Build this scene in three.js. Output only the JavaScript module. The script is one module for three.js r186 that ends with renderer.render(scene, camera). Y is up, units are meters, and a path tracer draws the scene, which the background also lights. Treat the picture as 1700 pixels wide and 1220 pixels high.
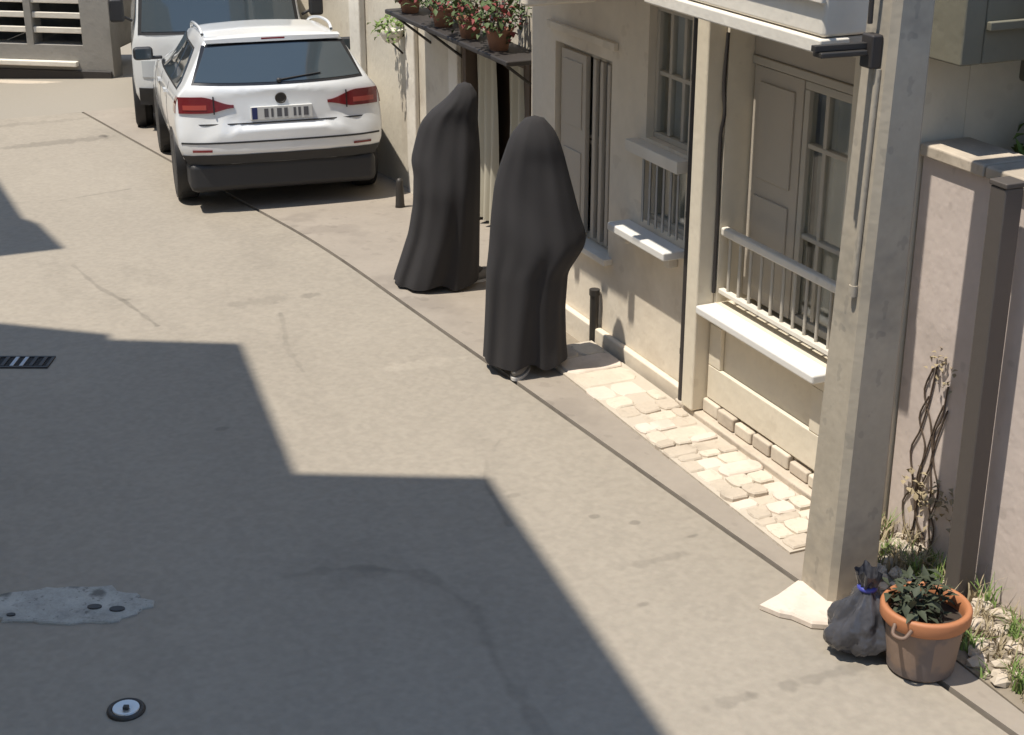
import * as THREE from 'three';
import { mergeGeometries } from 'three/addons/utils/BufferGeometryUtils.js';
import { RoundedBoxGeometry } from 'three/addons/geometries/RoundedBoxGeometry.js';
import { MarchingCubes } from 'three/addons/objects/MarchingCubes.js';

// ---------- camera, sky, sun, exposure ----------
const scene = new THREE.Scene();
const camera = new THREE.PerspectiveCamera(26.42, 1024 / 735, 0.1, 600);
const YAW = THREE.MathUtils.degToRad(24.2), PITCH = THREE.MathUtils.degToRad(22);
camera.position.set(0, 3.8, 0);
camera.lookAt(Math.sin(YAW) * Math.cos(PITCH), 3.8 - Math.sin(PITCH), -Math.cos(YAW) * Math.cos(PITCH));

const renderer = new THREE.WebGLRenderer({ antialias: true });
renderer.setSize(1024, 735);
renderer.toneMapping = THREE.LinearToneMapping;
renderer.toneMappingExposure = 1.12;
renderer.shadowMap.enabled = true;
renderer.shadowMap.type = THREE.PCFSoftShadowMap;

{
  const w = 256, h = 128, d = new Float32Array(w * h * 4);
  for (let j = 0; j < h; j++) for (let i = 0; i < w; i++) {
    const el = (j + 0.5) / h - 0.5;                       // -0.5 .. 0.5 (bottom .. top)
    const t = Math.max(0, Math.sin(el * Math.PI)), k = Math.pow(1 - t, 3);
    const r = 0.235 + 0.40 * k, g = 0.415 + 0.38 * k, b = 0.76 + 0.24 * k, o = (j * w + i) * 4;
    const s = el < 0 ? 0.45 : 1;
    d[o] = r * s; d[o + 1] = g * s; d[o + 2] = b * s; d[o + 3] = 1;
  }
  const sky = new THREE.DataTexture(d, w, h, THREE.RGBAFormat, THREE.FloatType);
  sky.mapping = THREE.EquirectangularReflectionMapping;
  sky.magFilter = sky.minFilter = THREE.LinearFilter; sky.needsUpdate = true;
  scene.background = sky; scene.environment = sky;
}
const sun = new THREE.DirectionalLight(new THREE.Color(1.0, 0.93, 0.82), 4.9);
sun.position.set(-0.99 * 22 + 3, 2.7 * 22, -0.02 * 22 - 9);
sun.target.position.set(3, 0, -9);
sun.castShadow = true; sun.shadow.mapSize.set(4096, 4096); sun.shadow.radius = 1.2;
Object.assign(sun.shadow.camera, { left: -18, right: 18, top: 18, bottom: -18, near: 1, far: 160 });
scene.add(sun, sun.target);

// ---------- helpers ----------
let seed = 7;
const rnd = () => { seed |= 0; seed = seed + 0x6D2B79F5 | 0; let t = Math.imul(seed ^ seed >>> 15, 1 | seed); t = t + Math.imul(t ^ t >>> 7, 61 | t) ^ t; return ((t ^ t >>> 14) >>> 0) / 4294967296; };
const rr = (a, b) => a + (b - a) * rnd();
const lerp = (a, b, t) => a + (b - a) * t, clamp = (v, a = 0, b = 1) => Math.min(b, Math.max(a, v));
const ss = (a, b, v) => { const t = clamp((v - a) / (b - a)); return t * t * (3 - 2 * t); };
const hash = (x, y, s) => { let n = Math.imul(x, 374761393) ^ Math.imul(y, 668265263) ^ Math.imul(s, 974711); n = Math.imul(n ^ n >>> 13, 1274126177); return ((n ^ n >>> 16) >>> 0) / 4294967296; };
function vnoise(x, y, p, s) {                             // periodic value noise, period p cells
  const xi = Math.floor(x), yi = Math.floor(y), fx = x - xi, fy = y - yi;
  const u = fx * fx * (3 - 2 * fx), v = fy * fy * (3 - 2 * fy), m = (n) => ((n % p) + p) % p;
  const a = hash(m(xi), m(yi), s), b = hash(m(xi + 1), m(yi), s), c = hash(m(xi), m(yi + 1), s), d = hash(m(xi + 1), m(yi + 1), s);
  return a + (b - a) * u + (c - a) * v + (a - b - c + d) * u * v;
}
const fbm = (u, v, f, o, s) => { let r = 0, a = 0.5, t = 0; for (let i = 0; i < o; i++) { r += a * vnoise(u * f, v * f, f, s + i); t += a; a *= 0.55; f *= 2; } return r / t; };
const toS = (c) => 255 * clamp(c <= 0.0031308 ? c * 12.92 : 1.055 * Math.pow(c, 1 / 2.4) - 0.055);
function tex(w, h, metresU, metresV, fn, color = true) {
  const d = new Uint8Array(w * h * 4);
  for (let j = 0; j < h; j++) for (let i = 0; i < w; i++) {
    const c = fn((i + 0.5) / w, (j + 0.5) / h), o = (j * w + i) * 4;
    if (color) { d[o] = toS(c[0]); d[o + 1] = toS(c[1]); d[o + 2] = toS(c[2]); } else d[o] = d[o + 1] = d[o + 2] = 255 * clamp(c);
    d[o + 3] = 255;
  }
  const t = new THREE.DataTexture(d, w, h, THREE.RGBAFormat);
  t.wrapS = t.wrapT = THREE.RepeatWrapping; t.magFilter = THREE.LinearFilter; t.minFilter = THREE.LinearMipmapLinearFilter; t.generateMipmaps = true;
  t.repeat.set(1 / metresU, 1 / metresV);
  if (color) t.colorSpace = THREE.SRGBColorSpace;
  t.needsUpdate = true; return t;
}
const grainBump = tex(512, 512, 0.9, 0.9, (u, v) => 0.6 * fbm(u, v, 24, 4, 11) + 0.4 * fbm(u, v, 6, 3, 12), false);
const coarseBump = tex(512, 512, 1.7, 1.7, (u, v) => 0.75 * fbm(u, v, 7, 5, 21) + 0.25 * fbm(u, v, 50, 2, 22), false);
const std = (o) => new THREE.MeshStandardMaterial({ roughness: 0.85, ...o });
const lin = (r, g, b) => new THREE.Color().setRGB(r, g, b);
// plaster: base colour, mottling strength, colour of the dirt patches
function plaster(base, amp, dirt, dirtAmt, s, size = 2.6) {
  return std({
    roughness: 0.92, bumpMap: coarseBump, bumpScale: 0.006,
    map: tex(512, 512, size, size, (u, v) => {
      const n = fbm(u, v, 5, 5, s) - 0.5, f = fbm(u, v, 60, 2, s + 9) - 0.5, k = ss(0.55, 0.75, fbm(u, v, 4, 5, s + 20)) * dirtAmt, q = ss(0.72, 0.78, fbm(u, v, 22, 3, s + 40)) * dirtAmt * 0.6;
      return base.map((c, i) => clamp(lerp(c * (1 + amp * n * 2 + amp * f * 0.7), dirt[i], Math.min(1, k + q))));
    })
  });
}
const M = {
  houseA: plaster([0.70, 0.625, 0.51], 0.08, [0.50, 0.43, 0.34], 0.45, 31),
  houseB: plaster([0.68, 0.61, 0.485], 0.08, [0.50, 0.43, 0.33], 0.4, 52),
  pale: plaster([0.74, 0.69, 0.60], 0.07, [0.45, 0.40, 0.33], 0.3, 73),
  far: plaster([0.62, 0.565, 0.465], 0.09, [0.46, 0.40, 0.32], 0.5, 94),
  pink: plaster([0.60, 0.515, 0.465], 0.12, [0.42, 0.36, 0.32], 0.7, 115),
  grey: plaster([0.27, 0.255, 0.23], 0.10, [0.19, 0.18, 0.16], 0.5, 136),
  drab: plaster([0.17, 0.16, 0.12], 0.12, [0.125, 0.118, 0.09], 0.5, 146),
  concrete: plaster([0.40, 0.35, 0.275], 0.12, [0.20, 0.185, 0.16], 0.5, 157, 1.3),
  stone: plaster([0.60, 0.53, 0.43], 0.14, [0.40, 0.34, 0.27], 0.5, 178, 0.9),
  stone2: plaster([0.50, 0.43, 0.345], 0.14, [0.33, 0.28, 0.22], 0.5, 199, 0.9),
  stone3: plaster([0.64, 0.555, 0.47], 0.10, [0.45, 0.37, 0.30], 0.4, 220, 0.9),
  marble: std({ color: lin(0.72, 0.70, 0.66), roughness: 0.55, bumpMap: grainBump, bumpScale: 0.001 }),
  wood: std({ color: lin(0.46, 0.41, 0.34), roughness: 0.75, bumpMap: grainBump, bumpScale: 0.002 }),
  woodDark: std({ color: lin(0.10, 0.07, 0.05), roughness: 0.7 }),
  frame: std({ color: lin(0.47, 0.43, 0.36), roughness: 0.6 }),
  room: std({ color: lin(0.42, 0.38, 0.32), roughness: 0.9 }),
  glass: new THREE.MeshPhysicalMaterial({ color: lin(0.9, 0.92, 0.92), roughness: 0.04, transmission: 1, thickness: 0, ior: 1.5 }),
  curtain: plaster([0.60, 0.57, 0.50], 0.06, [0.5, 0.47, 0.4], 0.2, 241),
  dark: std({ color: lin(0.035, 0.03, 0.028), roughness: 0.6 }),
  iron: std({ color: lin(0.06, 0.055, 0.05), roughness: 0.55, metalness: 0.5 }),
  steel: std({ color: lin(0.42, 0.42, 0.42), roughness: 0.45, metalness: 0.7 }),
  zinc: std({ color: lin(0.12, 0.105, 0.095), roughness: 0.6, metalness: 0.3, bumpMap: grainBump, bumpScale: 0.002 }),
  rubber: std({ color: lin(0.02, 0.02, 0.02), roughness: 0.9 }),
  tile: std({ color: lin(0.30, 0.15, 0.09), roughness: 0.85, bumpMap: grainBump, bumpScale: 0.003 }),
};
const names = {};
const numbered = (n) => { const k = names[n] = (names[n] ?? -1) + 1; return k ? `${n}_${String(k).padStart(3, '0')}` : n; };
function uvm(g) {                                          // metre uv by dominant direction
  g = g.index ? g.toNonIndexed() : g;
  if (!g.attributes.normal) g.computeVertexNormals();
  const p = g.attributes.position, n = g.attributes.normal, uv = new Float32Array(p.count * 2);
  for (let i = 0; i < p.count; i += 3) {
    let nx = 0, ny = 0, nz = 0; for (let k = 0; k < 3; k++) { nx += Math.abs(n.getX(i + k)); ny += Math.abs(n.getY(i + k)); nz += Math.abs(n.getZ(i + k)); }
    for (let k = 0; k < 3; k++) {
      const x = p.getX(i + k), y = p.getY(i + k), z = p.getZ(i + k), o = (i + k) * 2;
      if (ny >= nx && ny >= nz) { uv[o] = x; uv[o + 1] = z; } else if (nx >= nz) { uv[o] = z; uv[o + 1] = y; } else { uv[o] = x; uv[o + 1] = y; }
    }
  }
  g.setAttribute('uv', new THREE.BufferAttribute(uv, 2));
  for (const k of Object.keys(g.attributes)) if (!['position', 'normal', 'uv'].includes(k)) g.deleteAttribute(k);
  return g;
}
const merge = (a) => { const l = a.flat(9).map((g) => uvm(g)); return l.length > 1 ? mergeGeometries(l) : l[0]; };
function mesh(name, geos, mat, parent = scene, label) {
  const m = new THREE.Mesh(merge(Array.isArray(geos) ? geos : [geos]), mat);
  m.name = parent === scene ? numbered(name) : name;
  if (label) m.userData.label = label;
  parent.add(m); return m;
}
function thing(name, label, category, pos = [0, 0, 0], turn = 0, group) {
  const g = new THREE.Group(); g.name = numbered(name); g.position.set(...pos); g.rotation.y = turn; g.userData = { label, category };
  if (group) g.userData.group = group; scene.add(g); return g;
}
const tag = (o, label, category, group) => { o.userData = { label, category }; if (group) o.userData.group = group; return o; };
const struct = (name, geos, mat) => { const m = mesh(name, geos, mat); m.userData.kind = 'structure'; return m; };
// box from min/max corners with rounded edges
function bb(x0, x1, y0, y1, z0, z1, r = 0.006) {
  const w = x1 - x0, h = y1 - y0, d = z1 - z0, q = Math.min(r, w / 2.2, h / 2.2, d / 2.2);
  const g = q > 0.0008 ? new RoundedBoxGeometry(w, h, d, 1, q) : new THREE.BoxGeometry(w, h, d);
  g.translate((x0 + x1) / 2, (y0 + y1) / 2, (z0 + z1) / 2); return g;
}
function cylBetween(a, b, r0, r1 = r0, n = 12) {
  const A = new THREE.Vector3(...a), B = new THREE.Vector3(...b), L = A.distanceTo(B);
  const g = new THREE.CylinderGeometry(r1, r0, L, n); g.translate(0, L / 2, 0);
  g.applyQuaternion(new THREE.Quaternion().setFromUnitVectors(new THREE.Vector3(0, 1, 0), B.clone().sub(A).normalize()));
  g.translate(...a); return g;
}
const tube = (pts, r, n = 8, seg = 24) => new THREE.TubeGeometry(new THREE.CatmullRomCurve3(pts.map((p) => new THREE.Vector3(...p))), seg, r, n);
// wall in the (z, y) plane, outer face at x, thickness going to +x, rectangular holes [z0, z1, y0, y1]
function wallX(x, t, z0, z1, y0, y1, holes = []) {
  const s = new THREE.Shape(); s.moveTo(z0, y0); s.lineTo(z1, y0); s.lineTo(z1, y1); s.lineTo(z0, y1); s.closePath();
  for (const [a, b, c, d] of holes) { const h = new THREE.Path(); h.moveTo(a, c); h.lineTo(a, d); h.lineTo(b, d); h.lineTo(b, c); h.closePath(); s.holes.push(h); }
  let g = new THREE.ExtrudeGeometry(s, { depth: t, bevelEnabled: false }); g = g.index ? g.toNonIndexed() : g;
  const p = g.attributes.position;
  for (let i = 0; i < p.count; i += 3) {
    const v = [0, 2, 1].map((k) => [x + p.getZ(i + k), p.getY(i + k), p.getX(i + k)]);
    v.forEach((q, k) => p.setXYZ(i + k, ...q));
  }
  g.computeVertexNormals(); return g;
}
// street falls away gently past z = -10.5
const GZ = (z) => { const t = -z - 10.5; return t <= 0 ? 0 : t < 2 ? -0.06 * t * t / 4 : -0.06 * (Math.min(t, 24) - 1); };
// ground sheet between two edges x = f(z), with a closed skirt of depth th
function sheet(fx0, fx1, z0, z1, nx, nz, y, th = 0, rough = 0) {
  const pos = [], idx = [];
  for (let j = 0; j <= nz; j++) for (let i = 0; i <= nx; i++) {
    const z = lerp(z0, z1, j / nz), x = lerp(fx0(z), fx1(z), i / nx);
    pos.push(x, GZ(z) + y + rough * (Math.sin(x * 2.3 + z * 1.1) * 0.5 + Math.sin(x * 0.9 - z * 1.9 + 1) * 0.5), z);
  }
  const W = nx + 1;
  for (let j = 0; j < nz; j++) for (let i = 0; i < nx; i++) { const a = j * W + i; idx.push(a, a + 1, a + W, a + 1, a + W + 1, a + W); }
  if (th) {
    const edge = (list) => { for (let k = 0; k + 1 < list.length; k++) { const n = pos.length / 3, a = list[k] * 3, b = list[k + 1] * 3; pos.push(pos[a], pos[a + 1], pos[a + 2], pos[b], pos[b + 1], pos[b + 2], pos[a], pos[a + 1] - th, pos[a + 2], pos[b], pos[b + 1] - th, pos[b + 2]); idx.push(n, n + 2, n + 1, n + 1, n + 2, n + 3); } };
    edge([...Array(nz + 1).keys()].map((j) => j * W)); edge([...Array(nz + 1).keys()].map((j) => j * W + nx));
    edge([...Array(W).keys()]); edge([...Array(W).keys()].map((i) => nz * W + i));
  }
  const g = new THREE.BufferGeometry(); g.setAttribute('position', new THREE.Float32BufferAttribute(pos, 3)); g.setIndex(idx);
  const f = g.toNonIndexed(); f.computeVertexNormals();
  const n = f.attributes.normal; if (n.getY(0) < 0) { const p = f.attributes.position; for (let i = 0; i < p.count; i += 3) { const a = [p.getX(i), p.getY(i), p.getZ(i)]; p.setXYZ(i, p.getX(i + 1), p.getY(i + 1), p.getZ(i + 1)); p.setXYZ(i + 1, ...a); } f.computeVertexNormals(); }
  return f;
}

// ---------- ground ----------
const segDist = (x, z, pts) => { let m = 9; for (let k = 0; k + 1 < pts.length; k++) { const [ax, az] = pts[k], [bx, bz] = pts[k + 1], dx = bx - ax, dz = bz - az, t = clamp(((x - ax) * dx + (z - az) * dz) / (dx * dx + dz * dz)); m = Math.min(m, Math.hypot(x - ax - t * dx, z - az - t * dz)); } return m; };
const cracks = [[[1.64, -12.0], [1.72, -11.3], [1.83, -10.9], [1.93, -10.3]], [[2.78, -10.19], [2.70, -9.8], [2.62, -9.5], [2.60, -9.05]], [[3.33, -7.58], [3.17, -7.4], [3.04, -7.1], [2.95, -6.6]], [[0.9, -14.9], [1.8, -14.4], [2.6, -14.6]]];
const patchEdge = [[1.75, -6.55], [2.1, -6.5], [2.35, -6.3], [2.46, -5.9], [2.36, -5.4], [2.33, -4.9], [2.25, -4.2]];
const spots = [[2.71, -10.5, 0.22, 0.10, 0.22], [3.09, -10.47, 0.08, 0.05, 0.3], [1.83, -10.95, 0.05, 0.04, 0.3], [3.3, -8.88, 0.3, 0.07, -0.16], [2.4, -17.5, 1.0, 0.16, 0.30], [2.9, -17.6, 0.09, 0.1, 0.75], [1.9, -18.9, 1.6, 0.12, 0.18], [3.55, -6.35, 0.035, 0.02, 0.4], [3.45, -5.95, 0.22, 0.04, 0.2], [3.4, -6.5, 0.03, 0.02, 0.4], [3.2, -5.6, 0.05, 0.03, 0.35], [3.75, -6.1, 0.04, 0.02, 0.4], [3.6, -4.75, 0.35, 0.05, 0.28], [3.15, -4.75, 0.16, 0.04, 0.22], [1.9, -8.4, 0.05, 0.03, 0.3], [2.1, -6.45, 0.14, 0.08, 0.15], [3.1, -6.9, 0.06, 0.03, 0.25], [0.4, -7.5, 0.05, 0.03, 0.35]];
const roadMap = tex(1024, 2048, 8, 16, (u, v) => {
  const x = u * 8 - 2, z = v * 16 - 19.5;                 // world window x -2..6, z -19.5..-3.5
  const n = fbm(u, v, 8, 5, 301) - 0.5, f = fbm(u, v * 2, 256, 2, 305) - 0.5, g = fbm(u, v, 40, 3, 309) - 0.5, m = ss(0.6, 0.7, fbm(u, v, 16, 4, 313));
  let k = 1 + 0.13 * n + 0.20 * f + 0.05 * g - 0.05 * m;
  const wob = (vnoise(u * 90, v * 180, 512, 317) - 0.5) * 0.05;
  for (const c of cracks) { const d = segDist(x, z, c) + wob * 0.5; k *= 1 - 0.32 * (1 - ss(0.006, 0.022, Math.abs(d))) * (0.6 + g * 2); }
  const pd = segDist(x, z, patchEdge) + wob; k *= 1 - 0.16 * (1 - ss(0.012, 0.05, Math.abs(pd)));
  for (const [sx, sz, a, b, s] of spots) { const e = Math.hypot((x - sx) / a, (z - sz) / b) + (fbm(u, v, 128, 3, 319) - 0.5) * 1.4; k *= 1 - 0.7 * s * (1 - ss(0.55, 1.1, e)); }
  return [0.302 * k, 0.266 * k, 0.216 * k];
});
roadMap.offset.set(2 / 8, 19.5 / 16);
const roadMat = std({ map: roadMap, roughness: 0.93, bumpMap: grainBump, bumpScale: 0.004 });
const farRoadMat = std({ color: lin(0.29, 0.26, 0.215), roughness: 0.95, bumpMap: grainBump, bumpScale: 0.004 });
const paveMat = plaster([0.305, 0.265, 0.22], 0.11, [0.21, 0.18, 0.15], 0.5, 401, 2.1);
const earthMat = plaster([0.25, 0.21, 0.16], 0.2, [0.16, 0.135, 0.10], 0.8, 431, 1.1);
const jx = (z) => 3.98 + (z + 5.46) * 0.0731;
struct('ground', sheet(() => -220, () => 220, -220, 220, 20, 220, -0.075), earthMat);
struct('road', sheet(() => -1.9, (z) => jx(z) - 0.012, -19.4, -3.6, 60, 160, 0, 0.07, 0.004), roadMat);
struct('road', [sheet(() => -2.2, () => 5.0, -60, -19.4, 4, 80, 0, 0.06), sheet(() => -2.2, () => 3.6, -3.6, 12, 4, 8, 0, 0.06)], farRoadMat);
struct('pavement', sheet((z) => jx(z) + 0.012, (z) => z > -9.8 ? 4.35 : 5.7, -19.4, -5.45, 8, 140, 0.008, 0.07, 0.004), paveMat);
struct('pavement', sheet((z) => jx(z) - 0.012 + 0.03, (z) => 4.22, -5.44, -3.6, 6, 12, 0.004, 0.07, 0.003), paveMat);
struct('verge', sheet(() => 4.225, () => 4.72, -5.78, -3.4, 8, 30, 0.012, 0.06, 0.012), earthMat);

// pale stone strip along the foot of the houses, stone by stone
{
  const s = thing('stone_strip', 'pale strip of uneven stone slabs along the foot of the houses', 'stone strip', [0, 0, 0]);
  const mats = [M.stone, M.stone2, M.stone3];
  mesh('bed', sheet((z) => 4.09, () => 4.52, -8.75, -5.72, 8, 60, 0.020, 0.05, 0.006), std({ color: lin(0.50, 0.44, 0.36), roughness: 1, bumpMap: grainBump, bumpScale: 0.008 }), s);
  let z = -8.7;
  while (z < -5.8) {
    const big = z < -7.85, L = big ? rr(0.2, 0.3) : rr(0.07, 0.15), rows = big ? 1 + (rnd() < 0.4) : 2 + Math.floor(rr(0, 2)); let x0 = 4.10 + rr(-0.015, 0.025);
    for (let k = 0; k < rows; k++) {
      const x1 = k === rows - 1 ? 4.49 + rr(-0.02, 0.015) : x0 + (big ? rr(0.15, 0.22) : rr(0.10, 0.38 / rows + 0.03)), pts = [], n = 14, cx = (x0 + x1) / 2, cz = z + L / 2, a = (x1 - x0) / 2 - 0.007, b = L / 2 - 0.007, sh = new THREE.Shape();
      for (let i = 0; i < n; i++) { const t = i / n * Math.PI * 2 + rr(-0.12, 0.12), c = Math.cos(t), d = Math.sin(t), q = 1 / Math.pow(Math.pow(Math.abs(c), 9) + Math.pow(Math.abs(d), 9), 1 / 9) * rr(0.94, 1.03); pts.push(new THREE.Vector2(c * a * q, d * b * q)); }
      sh.setFromPoints(pts);
      const th = rr(0.010, 0.034), g = new THREE.ExtrudeGeometry(sh, { depth: th, bevelEnabled: true, bevelSize: 0.008, bevelThickness: 0.008, bevelSegments: 1, steps: 1 });
      g.rotateX(-Math.PI / 2); g.rotateZ(rr(-0.05, 0.05)); g.translate(cx, 0.004, cz);
      mesh('stone', g, mats[Math.floor(rnd() * 3)], s);
      x0 = x1 + 0.004;
    }
    z += L + 0.004;
  }
}

// ---------- houses on the right ----------
const WX = 4.6;
function folds(x, y0, y1, z0, z1, n) {                     // pleated cloth hanging in the (z, y) plane
  const pos = [], idx = [], N = n * 8;
  for (let j = 0; j <= 6; j++) for (let i = 0; i <= N; i++) { const t = i / N; pos.push(x + Math.sin(t * Math.PI * 2 * n + j * 0.15) * 0.02, lerp(y1, y0, j / 6), lerp(z0, z1, t)); }
  for (let j = 0; j < 6; j++) for (let i = 0; i < N; i++) { const q = j * (N + 1) + i; idx.push(q, q + 1, q + N + 1, q + 1, q + N + 2, q + N + 1); }
  const g = new THREE.BufferGeometry(); g.setAttribute('position', new THREE.Float32BufferAttribute(pos, 3)); g.setIndex(idx); g.computeVertexNormals(); return g;
}
function casement(parent, z0, z1, y0, y1, x, bars, rails, fw = 0.045, name = 'window') {   // frame with glass behind, real mullions
  const w = mesh(name, [bb(x, x + 0.06, y0, y0 + fw, z0, z1), bb(x, x + 0.06, y1 - fw, y1, z0, z1), bb(x, x + 0.06, y0 + fw, y1 - fw, z0, z0 + fw), bb(x, x + 0.06, y0 + fw, y1 - fw, z1 - fw, z1)], M.frame, parent);
  const zs = [z0 + fw, ...bars, z1 - fw], ys = [y0 + fw, ...rails, y1 - fw];
  for (const b of bars) mesh('mullion', bb(x + 0.012, x + 0.05, y0 + fw, y1 - fw, b - 0.016, b + 0.016), M.frame, w);
  for (const r of rails) mesh('glazing_bar', bb(x + 0.008, x + 0.054, r - 0.014, r + 0.014, z0 + fw, z1 - fw), M.frame, w);
  for (let i = 0; i + 1 < zs.length; i++) for (let j = 0; j + 1 < ys.length; j++) mesh('pane', bb(x + 0.026, x + 0.034, ys[j], ys[j + 1], zs[i], zs[i + 1], 0), M.glass, w);
  mesh('curtain', folds(x + 0.13, y0 - 0.03, y1 + 0.03, z0 - 0.03, z1 + 0.03, Math.max(3, Math.round((z1 - z0) / 0.11))), M.curtain, w);
  return w;
}
{
  const A = thing('house', 'beige plastered house with two shuttered windows behind the cloaked walkers', 'house', [0, 0, 0]);
  const z0 = -9.9, z1 = -7.5;
  mesh('wall', [wallX(WX, 0.35, z0, z1, -0.1, 8, [[-9.52, -8.70, 0.62, 1.90], [-8.24, -7.74, 1.52, 2.32], [-8.24, -7.74, 1.0, 1.42]]), bb(WX + 0.352, 9, -0.1, 8, z0, z0 + 0.3, 0), bb(8.6, 9, -0.1, 8, z0 + 0.3, z1, 0)], M.houseA, A);
  mesh('room_back', bb(WX + 0.5, WX + 0.55, 0.5, 2.5, z0 + 0.302, z1 - 0.1, 0), M.room, A);
  mesh('moulding', [bb(WX - 0.035, WX - 0.001, 1.98, 2.03, -9.6, -8.62)], M.houseA, A);
  const w1 = casement(A, -9.52, -8.70, 0.62, 1.90, WX + 0.07, [-9.11], [1.28, 1.32], 0.05);
  // closed left leaf and louvred right leaf
  const sh = mesh('shutter', [bb(WX + 0.03, WX + 0.066, 0.66, 1.86, -9.49, -9.12)], M.wood, A);
  mesh('shutter_panel', [bb(WX + 0.022, WX + 0.031, 0.74, 1.2, -9.44, -9.17), bb(WX + 0.022, WX + 0.031, 1.36, 1.8, -9.44, -9.17)], M.wood, sh);
  for (const z of [-9.0, -8.9, -8.8]) mesh('window_bar', bb(WX + 0.03, WX + 0.06, 0.66, 1.86, z - 0.022, z + 0.022), M.wood, A);
  mesh('sill', bb(WX - 0.06, WX + 0.06, 0.575, 0.62, -9.58, -8.64), M.pale, A);
  casement(A, -8.24, -7.74, 1.52, 2.32, WX + 0.05, [-8.08, -7.92], [1.92], 0.035);
  casement(A, -8.24, -7.74, 1.0, 1.42, WX + 0.05, [-8.0], [], 0.035);
  mesh('ledge', bb(WX - 0.09, WX - 0.001, 1.425, 1.50, -8.34, -7.70), M.pale, A);
  for (let i = 0; i < 6; i++) mesh('guard_bar', cylBetween([WX - 0.03, 1.0, -8.2 + i * 0.085], [WX - 0.03, 1.424, -8.2 + i * 0.085], 0.009, 0.009, 6), M.steel, A);
  mesh('sill', bb(WX - 0.16, WX - 0.001, 0.90, 0.955, -8.42, -7.70, 0.012), M.marble, A, 'white marble sill that juts out into the sunlight');
  for (const z of [-8.36, -7.82]) mesh('sill_bracket', bb(WX - 0.07, WX - 0.001, 0.82, 0.898, z - 0.03, z + 0.03), M.pale, A);
  // jutting upper storey and its tile-edged cornice
  const up = mesh('upper_storey', [bb(3.88, 4.6, 2.62, 8, z0, z1 - 0.01, 0.02)], M.houseA, A);
  mesh('beam', bb(3.84, 4.0, 2.45, 2.619, z0, -8.42, 0.02), M.houseA, up);
  for (const [a, b, y] of [[-9.2, -9.12, 2.38], [-8.80, -8.70, 2.42], [-8.416, -8.33, 2.34], [-8.1, -8.0, 2.60]]) mesh('corbel', bb(3.83, 4.3, y, 2.619, a, b, 0.02), M.houseA, up);
  const foot = mesh('plinth', bb(WX - 0.05, WX - 0.001, -0.1, 0.1, z0, z1, 0.012), M.houseA, A);
  mesh('roof', bb(3.9, 9.1, 8.001, 8.2, z0 - 0.1, z1, 0.02), M.tile, A);
  // pipe stub in front of the wall
  tag(mesh('pipe_stub', [cylBetween([4.555, -0.02, -8.79], [4.555, 0.36, -8.79], 0.03, 0.03), cylBetween([4.555, 0.33, -8.79], [4.555, 0.37, -8.79], 0.036, 0.036)], M.iron), 'short dark pipe standing at the wall foot beside the taller cloaked person', 'pipe');
}
{
  const d = thing('downpipe', 'thin dark downpipe running down between the two beige houses', 'downpipe', [0, 0, 0]);
  mesh('pipe', cylBetween([WX - 0.055, 0.03, -7.56], [WX - 0.055, 2.61, -7.56], 0.038, 0.038), M.dark, d);
  for (const y of [0.35, 1.2, 2.0]) mesh('clamp', [cylBetween([WX - 0.055, y, -7.56], [WX - 0.055, y + 0.035, -7.56], 0.04, 0.04), bb(WX - 0.03, WX, y, y + 0.03, -7.575, -7.545)], M.iron, d);
}
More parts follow.
